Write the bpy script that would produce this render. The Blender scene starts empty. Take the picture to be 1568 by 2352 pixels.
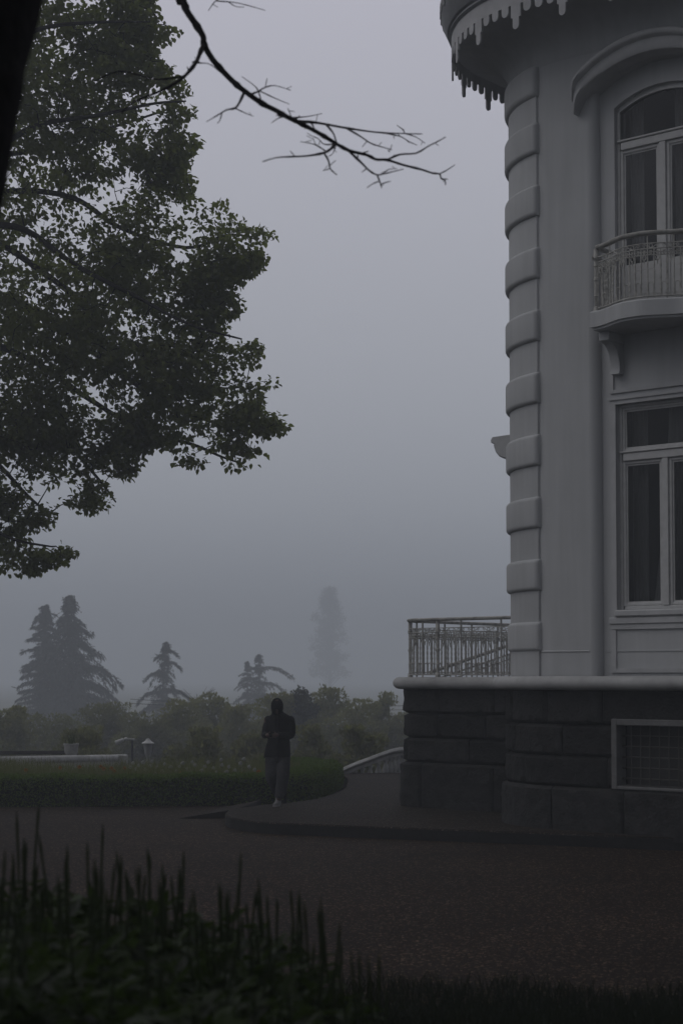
import bpy, math, random
import numpy as np
from mathutils import Vector, Matrix

R = math.radians
rng = np.random.default_rng(7)
random.seed(7)
scene = bpy.context.scene
col = scene.collection

# ------------------------------------------------------------------ camera
F, CX, CY, HOR = 3920.0, 784.0, 1176.0, 1555.0      # photo measured on a 1568 x 2352 sheet
EYE = 2.30
PITCH = R(2.7)
SHIFT = ((HOR - CY) / F - math.tan(PITCH)) / (2352.0 / F)
cam_data = bpy.data.cameras.new('camera')
cam = bpy.data.objects.new('camera', cam_data)
col.objects.link(cam)
cam.location = (0, 0, EYE)
cam.rotation_euler = (R(90) + PITCH, 0, 0)
cam_data.sensor_fit = 'VERTICAL'
cam_data.sensor_height = 36.0
cam_data.sensor_width = 24.0
cam_data.lens = 60.0
cam_data.shift_y = SHIFT
cam_data.clip_start = 0.1
cam_data.clip_end = 3000
cam_data.dof.use_dof = True
cam_data.dof.focus_distance = 28.0
cam_data.dof.aperture_fstop = 3.0
scene.camera = cam


def ray(x, y):
    xs = (x - CX) / F
    ys = (CY - y) / F + SHIFT * 2352.0 / F
    c, s = math.cos(PITCH), math.sin(PITCH)
    return Vector((xs, c - s * ys, s + c * ys))


def at(x, y, d):
    """point seen at sheet position x, y that lies d metres away"""
    r = ray(x, y)
    r = r * (d / r.y)
    return Vector((r.x, r.y, r.z + EYE))


def on(x, y, z=0.0):
    """point of the level z seen at sheet position x, y"""
    r = ray(x, y)
    r = r * ((z - EYE) / r.z)
    return Vector((r.x, r.y, z))


# ------------------------------------------------------------------ materials
MATS = {}


def mat(name, color, rough=0.8, spec=0.3, vary=0.0, vscale=6.0, bump=0.0, bscale=60.0, island=0.0, metal=0.0, color2=None, transl=0.0, detail=8.0):
    m = bpy.data.materials.new(name)
    m.use_nodes = True
    nt = m.node_tree
    b = nt.nodes['Principled BSDF']
    b.inputs['Roughness'].default_value = rough
    b.inputs['Specular IOR Level'].default_value = spec
    b.inputs['Metallic'].default_value = metal
    c = (*color, 1.0)
    b.inputs['Base Color'].default_value = c
    tc = nt.nodes.new('ShaderNodeTexCoord')
    out = None
    if vary > 0 or color2 is not None:
        n = nt.nodes.new('ShaderNodeTexNoise')
        n.inputs['Scale'].default_value = vscale
        n.inputs['Detail'].default_value = detail
        n.inputs['Roughness'].default_value = 0.65
        nt.links.new(tc.outputs['Object'], n.inputs['Vector'])
        r = nt.nodes.new('ShaderNodeValToRGB')
        c2 = color2 if color2 is not None else tuple(v * (1 - vary) for v in color)
        c3 = color if color2 is not None else tuple(min(1, v * (1 + vary)) for v in color)
        r.color_ramp.elements[0].position = 0.32
        r.color_ramp.elements[1].position = 0.68
        r.color_ramp.elements[0].color = (*c2, 1)
        r.color_ramp.elements[1].color = (*c3, 1)
        nt.links.new(n.outputs['Fac'], r.inputs['Fac'])
        out = r.outputs['Color']
    if island > 0:
        g = nt.nodes.new('ShaderNodeNewGeometry')
        mr = nt.nodes.new('ShaderNodeMapRange')
        mr.inputs['To Min'].default_value = 1 - island
        mr.inputs['To Max'].default_value = 1 + island
        nt.links.new(g.outputs['Random Per Island'], mr.inputs['Value'])
        mx = nt.nodes.new('ShaderNodeMix')
        mx.data_type = 'RGBA'
        mx.blend_type = 'MULTIPLY'
        mx.inputs['Factor'].default_value = 1.0
        if out is not None:
            nt.links.new(out, mx.inputs['A'])
        else:
            mx.inputs['A'].default_value = c
        nt.links.new(mr.outputs['Result'], mx.inputs['B'])
        out = mx.outputs['Result']
    if out is not None:
        nt.links.new(out, b.inputs['Base Color'])
    if bump > 0:
        n2 = nt.nodes.new('ShaderNodeTexNoise')
        n2.inputs['Scale'].default_value = bscale
        n2.inputs['Detail'].default_value = 6
        bp = nt.nodes.new('ShaderNodeBump')
        bp.inputs['Strength'].default_value = bump
        bp.inputs['Distance'].default_value = 0.02
        nt.links.new(tc.outputs['Object'], n2.inputs['Vector'])
        nt.links.new(n2.outputs['Fac'], bp.inputs['Height'])
        nt.links.new(bp.outputs['Normal'], b.inputs['Normal'])
    if transl > 0:
        t = nt.nodes.new('ShaderNodeBsdfTranslucent')
        t.inputs['Color'].default_value = (color[0] * 1.9, color[1] * 2.0, color[2] * 1.2, 1)
        ms = nt.nodes.new('ShaderNodeMixShader')
        ms.inputs['Fac'].default_value = transl
        o = nt.nodes['Material Output']
        nt.links.new(b.outputs['BSDF'], ms.inputs[1])
        nt.links.new(t.outputs['BSDF'], ms.inputs[2])
        nt.links.new(ms.outputs['Shader'], o.inputs['Surface'])
    MATS[name] = m
    return m


def gravel_material(name, base, light, scale):
    m = bpy.data.materials.new(name)
    m.use_nodes = True
    nt = m.node_tree
    b = nt.nodes['Principled BSDF']
    b.inputs['Roughness'].default_value = 0.85
    b.inputs['Specular IOR Level'].default_value = 0.10
    tc = nt.nodes.new('ShaderNodeTexCoord')
    v = nt.nodes.new('ShaderNodeTexVoronoi')
    v.inputs['Scale'].default_value = scale
    nt.links.new(tc.outputs['Object'], v.inputs['Vector'])
    sep = nt.nodes.new('ShaderNodeSeparateColor')
    nt.links.new(v.outputs['Color'], sep.inputs['Color'])
    r = nt.nodes.new('ShaderNodeValToRGB')
    e = r.color_ramp.elements
    e[0].position = 0.0
    e[0].color = (*[c * 0.3 for c in base], 1)
    e[1].position = 1.0
    e[1].color = (*light, 1)
    x = e.new(0.55)
    x.color = (*base, 1)
    x = e.new(0.86)
    x.color = (*[c * 1.5 for c in base], 1)
    x = e.new(0.95)
    x.color = (*[c * 0.7 for c in light], 1)
    nt.links.new(sep.outputs['Red'], r.inputs['Fac'])
    n = nt.nodes.new('ShaderNodeTexNoise')
    n.inputs['Scale'].default_value = 0.55
    n.inputs['Detail'].default_value = 7
    nt.links.new(tc.outputs['Object'], n.inputs['Vector'])
    mr = nt.nodes.new('ShaderNodeMapRange')
    mr.inputs['From Min'].default_value = 0.3
    mr.inputs['From Max'].default_value = 0.7
    mr.inputs['To Min'].default_value = 0.7
    mr.inputs['To Max'].default_value = 1.25
    nt.links.new(n.outputs['Fac'], mr.inputs['Value'])
    mx = nt.nodes.new('ShaderNodeMix')
    mx.data_type = 'RGBA'
    mx.blend_type = 'MULTIPLY'
    mx.inputs['Factor'].default_value = 1
    nt.links.new(r.outputs['Color'], mx.inputs['A'])
    nt.links.new(mr.outputs['Result'], mx.inputs['B'])
    nt.links.new(mx.outputs['Result'], b.inputs['Base Color'])
    bp = nt.nodes.new('ShaderNodeBump')
    bp.inputs['Strength'].default_value = 0.7
    bp.inputs['Distance'].default_value = 0.012
    nt.links.new(v.outputs['Distance'], bp.inputs['Height'])
    bp.invert = True
    nt.links.new(bp.outputs['Normal'], b.inputs['Normal'])
    MATS[name] = m
    return m


def plaster_material(name, color):
    """painted render: faint streaks that run down, blotches, fine grain"""
    m = bpy.data.materials.new(name)
    m.use_nodes = True
    nt = m.node_tree
    b = nt.nodes['Principled BSDF']
    b.inputs['Roughness'].default_value = 0.8
    b.inputs['Specular IOR Level'].default_value = 0.2
    tc = nt.nodes.new('ShaderNodeTexCoord')
    mp = nt.nodes.new('ShaderNodeMapping')
    mp.inputs['Scale'].default_value = (5, 5, 0.35)
    nt.links.new(tc.outputs['Object'], mp.inputs['Vector'])
    n = nt.nodes.new('ShaderNodeTexNoise')
    n.inputs['Scale'].default_value = 1.6
    n.inputs['Detail'].default_value = 8
    nt.links.new(mp.outputs['Vector'], n.inputs['Vector'])
    n2 = nt.nodes.new('ShaderNodeTexNoise')
    n2.inputs['Scale'].default_value = 1.1
    n2.inputs['Detail'].default_value = 9
    nt.links.new(tc.outputs['Object'], n2.inputs['Vector'])
    ad = nt.nodes.new('ShaderNodeMath')
    ad.operation = 'ADD'
    nt.links.new(n.outputs['Fac'], ad.inputs[0])
    nt.links.new(n2.outputs['Fac'], ad.inputs[1])
    r = nt.nodes.new('ShaderNodeMapRange')
    r.inputs['From Min'].default_value = 0.7
    r.inputs['From Max'].default_value = 1.3
    r.inputs['To Min'].default_value = 0.90
    r.inputs['To Max'].default_value = 1.06
    nt.links.new(ad.outputs[0], r.inputs['Value'])
    mx = nt.nodes.new('ShaderNodeMix')
    mx.data_type = 'RGBA'
    mx.blend_type = 'MULTIPLY'
    mx.inputs['Factor'].default_value = 1
    mx.inputs['A'].default_value = (*color, 1)
    nt.links.new(r.outputs['Result'], mx.inputs['B'])
    nt.links.new(mx.outputs['Result'], b.inputs['Base Color'])
    n3 = nt.nodes.new('ShaderNodeTexNoise')
    n3.inputs['Scale'].default_value = 45
    n3.inputs['Detail'].default_value = 5
    nt.links.new(tc.outputs['Object'], n3.inputs['Vector'])
    bp = nt.nodes.new('ShaderNodeBump')
    bp.inputs['Strength'].default_value = 0.12
    bp.inputs['Distance'].default_value = 0.01
    nt.links.new(n3.outputs['Fac'], bp.inputs['Height'])
    nt.links.new(bp.outputs['Normal'], b.inputs['Normal'])
    MATS[name] = m
    return m


def glass_material(name):
    m = bpy.data.materials.new(name)
    m.use_nodes = True
    nt = m.node_tree
    o = nt.nodes['Material Output']
    nt.nodes.remove(nt.nodes['Principled BSDF'])
    tr = nt.nodes.new('ShaderNodeBsdfTransparent')
    tr.inputs['Color'].default_value = (0.75, 0.77, 0.77, 1)
    gl = nt.nodes.new('ShaderNodeBsdfGlossy')
    gl.inputs['Roughness'].default_value = 0.03
    gl.inputs['Color'].default_value = (0.8, 0.8, 0.8, 1)
    lw = nt.nodes.new('ShaderNodeFresnel')
    lw.inputs['IOR'].default_value = 1.45
    ms = nt.nodes.new('ShaderNodeMixShader')
    nt.links.new(lw.outputs[0], ms.inputs['Fac'])
    nt.links.new(tr.outputs[0], ms.inputs[1])
    nt.links.new(gl.outputs[0], ms.inputs[2])
    nt.links.new(ms.outputs[0], o.inputs['Surface'])
    MATS[name] = m
    return m


plaster_material('plaster', (0.41, 0.416, 0.424))
mat('trim', (0.40, 0.403, 0.41), 0.6, 0.3, vary=0.12, vscale=3, bump=0.05, bscale=40)
mat('frame_paint', (0.43, 0.43, 0.43), 0.5, 0.35, vary=0.1, vscale=8)
mat('lambrequin', (0.38, 0.38, 0.39), 0.7, 0.2, vary=0.12, vscale=4)
mat('gutter', (0.17, 0.175, 0.185), 0.6, 0.4, vary=0.2, vscale=4)
mat('iron', (0.34, 0.335, 0.315), 0.6, 0.4, vary=0.35, vscale=9, bump=0.15, bscale=80)
mat('basalt', (0.023, 0.022, 0.0222), 0.85, 0.2, color2=(0.009, 0.009, 0.009), vscale=5.5, bump=1.0, bscale=24, island=0.45)
mat('basalt_brown', (0.045, 0.036, 0.028), 0.85, 0.2, color2=(0.016, 0.014, 0.013), vscale=4.5, bump=0.7, bscale=24)
mat('curtain', (0.22, 0.215, 0.215), 0.9, 0.1)
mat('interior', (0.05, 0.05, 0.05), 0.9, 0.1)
glass_material('glass')
gravel_material('gravel', (0.0125, 0.0066, 0.0034), (0.14, 0.098, 0.068), 48)
gravel_material('paving', (0.0140, 0.0096, 0.0068), (0.12, 0.098, 0.08), 58)
mat('kerb_stone', (0.010, 0.0095, 0.0095), 0.8, 0.2, vary=0.35, vscale=12, bump=0.4, bscale=40)
mat('stone_grey', (0.13, 0.13, 0.13), 0.8, 0.2, vary=0.2, vscale=6, bump=0.2, bscale=30)
mat('cornice', (0.335, 0.335, 0.335), 0.8, 0.2, vary=0.22, vscale=2.2, bump=0.1, bscale=35)
mat('far_ground_haze', (0.13, 0.135, 0.10), 0.95, 0.1, vary=0.3, vscale=0.08)  # far ground paled in its colour, standing in for denser haze
mat('soil', (0.012, 0.011, 0.008), 0.95, 0.1, vary=0.4, vscale=9, bump=0.6, bscale=30)
mat('turf', (0.007, 0.009, 0.004), 0.95, 0.1, vary=0.4, vscale=5, bump=0.6, bscale=40)
mat('grass_blade', (0.030, 0.044, 0.012), 0.7, 0.2, island=0.5, transl=0.25)
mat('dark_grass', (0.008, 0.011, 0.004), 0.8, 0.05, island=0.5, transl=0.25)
mat('bed_grass', (0.085, 0.090, 0.044), 0.7, 0.2, island=0.5, transl=0.5)
mat('hedge_leaf', (0.072, 0.112, 0.016), 0.6, 0.15, island=0.5, transl=0.2)
mat('hedge_core', (0.012, 0.016, 0.006), 0.95, 0.1)
mat('maple_leaf', (0.105, 0.118, 0.046), 0.6, 0.25, island=0.45, transl=0.55)
mat('bark', (0.020, 0.018, 0.016), 0.9, 0.15, vary=0.4, vscale=14, bump=0.6, bscale=35)
mat('black_bark', (0.008, 0.007, 0.007), 0.95, 0.08, vary=0.4, vscale=20, bump=0.8, bscale=25)
mat('twig_bark', (0.016, 0.012, 0.014), 0.85, 0.15, vary=0.3, vscale=30)
mat('conifer_needle', (0.018, 0.021, 0.014), 0.7, 0.2, island=0.4, transl=0.1)
mat('far_leaf', (0.030, 0.036, 0.018), 0.7, 0.2, island=0.4, transl=0.15)
mat('shrub_leaf', (0.12, 0.118, 0.056), 0.65, 0.25, island=0.5, transl=0.5)
mat('shrub_leaf_dark', (0.10, 0.10, 0.056), 0.65, 0.25, island=0.5, transl=0.5)
mat('plant_leaf', (0.026, 0.040, 0.013), 0.5, 0.25, island=0.7, transl=0.35)
mat('plant_spike', (0.016, 0.025, 0.006), 0.7, 0.2, island=0.5, transl=0.15)
mat('white_petal', (0.58, 0.58, 0.56), 0.8, 0.2)
mat('orange_petal', (0.40, 0.16, 0.015), 0.8, 0.2)
mat('stone_white', (0.36, 0.36, 0.355), 0.8, 0.2, vary=0.25, vscale=6, bump=0.2, bscale=30)
mat('urn_grey', (0.30, 0.30, 0.295), 0.8, 0.2, vary=0.25, vscale=9, bump=0.2, bscale=40)
mat('lamp_white', (0.36, 0.36, 0.36), 0.5, 0.4, vary=0.1, vscale=9)
mat('dark_metal', (0.03, 0.03, 0.032), 0.5, 0.4)
mat('grille_iron', (0.05, 0.046, 0.043), 0.7, 0.3)
mat('frosted', (0.30, 0.305, 0.31), 0.3, 0.5)
mat('bench_wood', (0.035, 0.03, 0.027), 0.8, 0.2, vary=0.3, vscale=10)
mat('coat', (0.006, 0.006, 0.007), 0.8, 0.2, vary=0.4, vscale=14, bump=0.8, bscale=9)
mat('trousers', (0.042, 0.042, 0.045), 0.9, 0.1, vary=0.3, vscale=25, bump=0.3, bscale=18)
mat('hood', (0.007, 0.007, 0.008), 0.9, 0.1, vary=0.3, vscale=30)
mat('skin', (0.075, 0.048, 0.037), 0.6, 0.3, vary=0.1, vscale=20)
mat('shoe', (0.17, 0.17, 0.17), 0.7, 0.3, vary=0.3, vscale=25)
mat('shoe_sole', (0.22, 0.22, 0.22), 0.7, 0.3)
mat('phone', (0.008, 0.008, 0.009), 0.2, 0.5)
mat('cable', (0.03, 0.03, 0.03), 0.7, 0.3)


# ------------------------------------------------------------------ mesh helpers
def tag(o, label=None, cat=None, group=None, kind=None):
    if label:
        o['label'] = label
    if cat:
        o['category'] = cat
    if group:
        o['group'] = group
    if kind:
        o['kind'] = kind
    return o


def empty(name, loc=(0, 0, 0), rz=0.0, label=None, cat=None, group=None):
    o = bpy.data.objects.new(name, None)
    col.objects.link(o)
    o.location = loc
    o.rotation_euler = (0, 0, rz)
    return tag(o, label, cat, group)


class MB:
    def __init__(self):
        self.v, self.f = [], []

    def add(self, vs, fs):
        k = len(self.v)
        self.v.extend([tuple(p) for p in vs])
        self.f.extend([tuple(i + k for i in f) for f in fs])
        return self

    def box(self, x0, x1, y0, y1, z0, z1):
        vs = [(x, y, z) for z in (z0, z1) for y in (y0, y1) for x in (x0, x1)]
        return self.add(vs, [(0, 2, 3, 1), (4, 5, 7, 6), (0, 1, 5, 4), (2, 6, 7, 3), (0, 4, 6, 2), (1, 3, 7, 5)])

    def rbox(self, x0, x1, y0, y1, z0, z1, r=0.01):
        """box with chamfered edges"""
        r = min(r, (x1 - x0) / 2.1, (y1 - y0) / 2.1, (z1 - z0) / 2.1)
        rings = []
        for z, i in ((z0, r), (z0 + r, 0), (z1 - r, 0), (z1, r)):
            a, b, c, d = x0 + i, x1 - i, y0 + i, y1 - i
            k = r * 0.7
            rings.append([(a + k, c, z), (b - k, c, z), (b, c + k, z), (b, d - k, z), (b - k, d, z), (a + k, d, z), (a, d - k, z), (a, c + k, z)])
        return self.loft(rings, True)

    def loft(self, rings, cap=True, closed=True, ring_closed=False):
        n = len(rings[0])
        vs = [p for r_ in rings for p in r_]
        fs = []
        m = len(rings)
        for i in range(m - 1 if not ring_closed else m):
            for j in range(n if closed else n - 1):
                a, b = i * n + j, i * n + (j + 1) % n
                i2 = (i + 1) % m
                c, d = i2 * n + (j + 1) % n, i2 * n + j
                fs.append((a, b, c, d))
        if cap and closed and not ring_closed:
            fs.append(tuple(range(n - 1, -1, -1)))
            fs.append(tuple(range((m - 1) * n, m * n)))
        return self.add(vs, fs)

    def tube(self, pts, rad, n=6, cap=True, squash=None):
        pts = [Vector(p) for p in pts]
        m = len(pts)
        if not hasattr(rad, '__len__'):
            rad = [rad] * m
        rings, up = [], None
        for i in range(m):
            t = (pts[min(i + 1, m - 1)] - pts[max(i - 1, 0)])
            if t.length < 1e-9:
                t = Vector((0, 0, 1))
            t.normalize()
            if up is None:
                ref = Vector((0, 0, 1)) if abs(t.z) < 0.9 else Vector((1, 0, 0))
                up = (ref - t * ref.dot(t)).normalized()
            else:
                up = up - t * up.dot(t)
                if up.length < 1e-6:
                    up = t.orthogonal()
                up.normalize()
            s = t.cross(up)
            rings.append([pts[i] + (up * math.cos(2 * math.pi * k / n) + s * math.sin(2 * math.pi * k / n)) * rad[i] for k in range(n)])
        return self.loft(rings, cap)

    def lathe(self, c, prof, n=20, cap=True):
        return self.loft([[(c[0] + r_ * math.cos(2 * math.pi * k / n), c[1] + r_ * math.sin(2 * math.pi * k / n), c[2] + z) for k in range(n)] for r_, z in prof], cap)

    def ellipsoid(self, c, r, nu=14, nv=10):
        rings = []
        for i in range(1, nv):
            a = math.pi * i / nv
            rings.append([(c[0] + r[0] * math.sin(a) * math.cos(2 * math.pi * k / nu), c[1] + r[1] * math.sin(a) * math.sin(2 * math.pi * k / nu), c[2] - r[2] * math.cos(a)) for k in range(nu)])
        return self.loft(rings, True)

    def build(self, name, m, parent=None, smooth=False, angle=None):
        me = bpy.data.meshes.new(name)
        me.from_pydata(self.v, [], self.f)
        me.validate()
        bm_fix(me)
        o = bpy.data.objects.new(name, me)
        col.objects.link(o)
        me.materials.append(MATS[m])
        if smooth:
            me.shade_smooth() if angle is None else me.set_sharp_from_angle(angle=R(angle))
            if angle is not None:
                me.polygons.foreach_set('use_smooth', [True] * len(me.polygons))
                me.set_sharp_from_angle(angle=R(angle))
        if parent is not None:
            o.parent = parent
        return o


def bm_fix(me):
    import bmesh
    bm = bmesh.new()
    bm.from_mesh(me)
    bmesh.ops.recalc_face_normals(bm, faces=bm.faces)
    bm.to_mesh(me)
    bm.free()


def mesh_from_arrays(name, V, faces_flat, nper, m, parent=None):
    """V (n,3); faces_flat: flat vertex index list of faces that all have nper corners"""
    me = bpy.data.meshes.new(name)
    me.vertices.add(len(V))
    me.vertices.foreach_set('co', np.asarray(V, dtype=np.float32).ravel())
    nf = len(faces_flat) // nper
    me.loops.add(len(faces_flat))
    me.loops.foreach_set('vertex_index', np.asarray(faces_flat, dtype=np.int32))
    me.polygons.add(nf)
    me.polygons.foreach_set('loop_start', np.arange(0, nf * nper, nper, dtype=np.int32))
    me.update(calc_edges=True)
    o = bpy.data.objects.new(name, me)
    col.objects.link(o)
    me.materials.append(MATS[m])
    if parent is not None:
        o.parent = parent
    return o


def unit(a):
    return a / np.maximum(np.linalg.norm(a, axis=-1, keepdims=True), 1e-9)


def leaf_arrays(P, D, N, L, W, fold=0.25, tip=0.62):
    """pointed oval leaves folded along the midrib. P base, D direction, N up side"""
    P, D, N = np.asarray(P, float), unit(np.asarray(D, float)), np.asarray(N, float)
    S = unit(np.cross(D, N))
    N = np.cross(S, D)
    L = np.broadcast_to(np.asarray(L, float).reshape(-1, 1), (len(P), 1))
    W = np.broadcast_to(np.asarray(W, float).reshape(-1, 1), (len(P), 1))
    up = N * W * fold
    a = P
    b = P + D * L * 0.30 + S * W * 0.5 + up
    c = P + D * L * tip + S * W * 0.42 + up * 0.8
    d = P + D * L - up * 0.3
    e = P + D * L * tip - S * W * 0.42 + up * 0.8
    f = P + D * L * 0.30 - S * W * 0.5 + up
    V = np.stack([a, b, c, d, e, f], 1).reshape(-1, 3)
    k = np.arange(len(P))[:, None] * 6
    Fc = np.concatenate([k + np.array([0, 1, 2, 3]), k + np.array([0, 3, 4, 5])], 1).reshape(-1)
    return V, Fc


def leaves(name, P, D, N, L, W, m, parent=None, **kw):
    V, Fc = leaf_arrays(P, D, N, L, W, **kw)
    return mesh_from_arrays(name, V, Fc, 4, m, parent)


def blades(name, P, H, W, lean, m, parent=None, seed=1):
    """grass blades: thin tapered bent strips"""
    g = np.random.default_rng(seed)
    n = len(P)
    a = g.uniform(0, 2 * np.pi, n)
    s = np.stack([np.cos(a), np.sin(a), np.zeros(n)], 1)
    b = g.uniform(0, 2 * np.pi, n)
    d = np.stack([np.cos(b), np.sin(b), np.zeros(n)], 1) * (lean * g.uniform(0.2, 1, n))[:, None]
    H = np.broadcast_to(np.asarray(H, float), (n,))[:, None]
    W = np.broadcast_to(np.asarray(W, float), (n,))[:, None]
    z = np.array([0, 0, 1.0])
    p0, p1, p2 = P, P + z * H * 0.55 + d * H * 0.3, P + z * H * 0.95 + d * H
    V = np.stack([p0 - s * W / 2, p0 + s * W / 2, p1 + s * W * 0.35, p1 - s * W * 0.35, p2 + s * W * 0.06, p2 - s * W * 0.06], 1).reshape(-1, 3)
    k = np.arange(n)[:, None] * 6
    Fc = np.concatenate([k + np.array([0, 1, 2, 3]), k + np.array([3, 2, 4, 5])], 1).reshape(-1)
    return mesh_from_arrays(name, V, Fc, 4, m, parent)


def dup(root, name=None):
    c = root.copy()
    col.objects.link(c)
    for ch in [o for o in root.children]:
        d = ch.copy()
        col.objects.link(d)
        d.parent = c
        for g in [o for o in ch.children]:
            e = g.copy()
            col.objects.link(e)
            e.parent = d
    return c


def smooth_pts(pts, k=4):
    """Catmull-Rom through the points"""
    pts = [Vector(p) for p in pts]
    out = []
    for i in range(len(pts) - 1):
        p0, p1, p2, p3 = pts[max(i - 1, 0)], pts[i], pts[i + 1], pts[min(i + 2, len(pts) - 1)]
        for j in range(k):
            t = j / k
            out.append(0.5 * ((2 * p1) + (p2 - p0) * t + (2 * p0 - 5 * p1 + 4 * p2 - p3) * t * t + (3 * p1 - p0 - 3 * p2 + p3) * t ** 3))
    out.append(pts[-1])
    return out


# ------------------------------------------------------------------ the ground
def ground_z(x, y):
    z = 0.0
    if y > 40:
        t = min(1.0, (y - 40) / 9.0)
        z -= 3.0 * t * t * (3 - 2 * t)
    if y < 12.8:
        t = min(1.0, (12.8 - y) / 7.5)
        z += 0.72 * t * t * (3 - 2 * t)
    return z


def build_ground():
    xs = [-600, -120, -70, -40, -25, -16, -12, -9, -7, -5, -4, -3, -2, -1, 0, 1, 2, 3, 4, 5, 7, 9, 12, 16, 25, 40, 70, 120, 600]
    ys = [-40, -20, -8, -2, 1, 3, 4, 5, 6, 7, 8, 9, 10, 11, 12, 13, 14, 16, 20, 24, 28, 32, 36, 39, 40, 41, 42, 43, 44, 45, 46, 47, 48, 50, 55, 70, 100, 160, 260, 420, 630, 1300]
    V = [(x, y, ground_z(x, y)) for y in ys for x in xs]
    n = len(xs)
    Fc = [(j * n + i, j * n + i + 1, (j + 1) * n + i + 1, (j + 1) * n + i) for j in range(len(ys) - 1) for i in range(n - 1)]
    near = MB()
    near.v = V
    ymid = [sum(V[k][1] for k in f) / 4 for f in Fc]
    near.f = Fc
    o = near.build('gravel_ground', 'gravel', smooth=True)
    o.data.materials.append(MATS['turf'])
    o.data.materials.append(MATS['far_ground_haze'])
    for p in o.data.polygons:
        cy = sum(o.data.vertices[k].co.y for k in p.vertices) / 4
        if cy < 12.4 or cy > 41:
            p.material_index = 1 if cy < 110 else 2
    tag(o, 'dark brown gravel forecourt in front of the villa', 'ground', kind='structure')


build_ground()


def slab(name, outline, z0, z1, m, side_m=None, bevel=0.02):
    b = MB()
    n = len(outline)
    cxy = Vector((sum(p[0] for p in outline) / n, sum(p[1] for p in outline) / n))
    r0 = [(p[0], p[1], z0) for p in outline]
    r1 = [(p[0], p[1], z1 - bevel) for p in outline]
    r2 = [(p[0] + (cxy.x - p[0]) * bevel / max(1e-3, (Vector(p[:2]) - cxy).length), p[1] + (cxy.y - p[1]) * bevel / max(1e-3, (Vector(p[:2]) - cxy).length), z1) for p in outline]
    b.loft([r0, r1, r2], True)
    o = b.build(name, m)
    if side_m:
        o.data.materials.append(MATS[side_m])
        for p in o.data.polygons:
            if p.normal.z < 0.3:
                p.material_index = 1
    return o


PZ = 0.17
front = [on(x, y, PZ) for x, y in ((1900, 1939), (1568, 1925), (1200, 1911), (857, 1898.5), (711, 1892.5), (640, 1890), (590, 1887), (552, 1882), (530, 1877), (519, 1872), (517, 1867), (522, 1862), (532, 1858))]
back = [on(x, y, PZ) for x, y in ((600, 1849), (660, 1845), (730, 1834), (775, 1822), (795, 1808), (798, 1790), (790, 1782))]
outline = [(14.0, front[0].y + (front[1].y - front[2].y) / (front[1].x - front[2].x) * (14 - front[0].x), 0)] + [tuple(p) for p in front] + [tuple(p) for p in back] + [(-0.4, 38.2, 0), (9, 38.2, 0), (20, 37, 0)]
pv = slab('pavement', outline, -0.3, PZ, 'paving', 'kerb_stone')
tag(pv, 'raised grey pavement with a dark kerb at the foot of the villa', 'pavement', kind='structure')
# sloping wedge of kerb that rises to the pavement
b = MB()
A, B_, Cc, D_ = on(412, 1880, 0.0), on(545, 1880, 0.0), on(600, 1851, 0.05), on(470, 1862, 0.0)
hz = 0.155
b.add([(A.x, A.y, -0.1), (B_.x, B_.y, -0.1), (Cc.x, Cc.y, -0.1), (A.x + 0.4, D_.y, -0.1), (A.x, A.y, 0.004), (B_.x, B_.y, hz), (Cc.x, Cc.y, hz), (A.x + 0.4, D_.y, 0.02)],
      [(0, 1, 5, 4), (1, 2, 6, 5), (2, 3, 7, 6), (3, 0, 4, 7), (4, 5, 6, 7), (3, 2, 1, 0)])
o = b.build('path_ramp', 'paving')
o.data.materials.append(MATS['kerb_stone'])
for p in o.data.polygons:
    if abs(p.normal.z) < 0.5:
        p.material_index = 1
tag(o, 'low wedge shaped ramp that climbs from the gravel to the pavement', 'ramp', kind='structure')

# ------------------------------------------------------------------ the villa
RC = 1.60                                     # radius of the rounded corner
YAW = math.atan2(-0.648, 0.762)
VC = Vector((4.26 - 0.648 * 0.17, 25.45 - 0.762 * 0.17, 0.0))
villa = empty('villa', VC, YAW, 'pale plastered villa with a rounded corner, icicle eaves and dark stone base', 'building')
LF, LB = 7.5, 11.0                            # run of the front and of the side wall
Z0 = 2.30                                     # floor level above the plinth


def up(z):
    return Z0 + z * (1 + 0.00196 * z)



def outline_path(o, na=22, x1=LF, y1=LB, radius=RC, sh=None):
    pts = [(-radius - o, y1), (-radius - o, y1 * 0.5)]
    for k in range(na + 1):
        a = math.pi + (math.pi / 2) * k / na
        pts.append(((radius + o) * math.cos(a), (radius + o) * math.sin(a)))
    pts += [(x1 * 0.5, -radius - o), (x1, -radius - o)]
    if sh:
        k = max(0.0, min(1.2, o / 0.8))
        pts = [(px + sh[0] * k, py + sh[1] * k) for px, py in pts]
    return pts


def sweep_villa(prof, name, m, parent=villa, smooth=True, angle=40, closed=True, **kw):
    """prof: list of (outward offset from the wall, z)"""
    paths = [outline_path(o, **kw) for o, z in prof]
    n = len(paths[0])
    rings = [[(paths[j][i][0], paths[j][i][1], prof[j][1]) for j in range(len(prof))] for i in range(n)]
    b = MB()
    b.loft(rings, cap=closed, closed=closed)
    return b.build(name, m, parent, smooth, angle)


# --- window bay geometry along the front (local x), front plane y = -RC
UC = 1.535
WX0, WX1 = 0.81, 2.26
BX0, BX1 = 0.63, 2.44
REC = 0.16
YF = -RC
YB = YF + REC
TOPZ = 11.45
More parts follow.
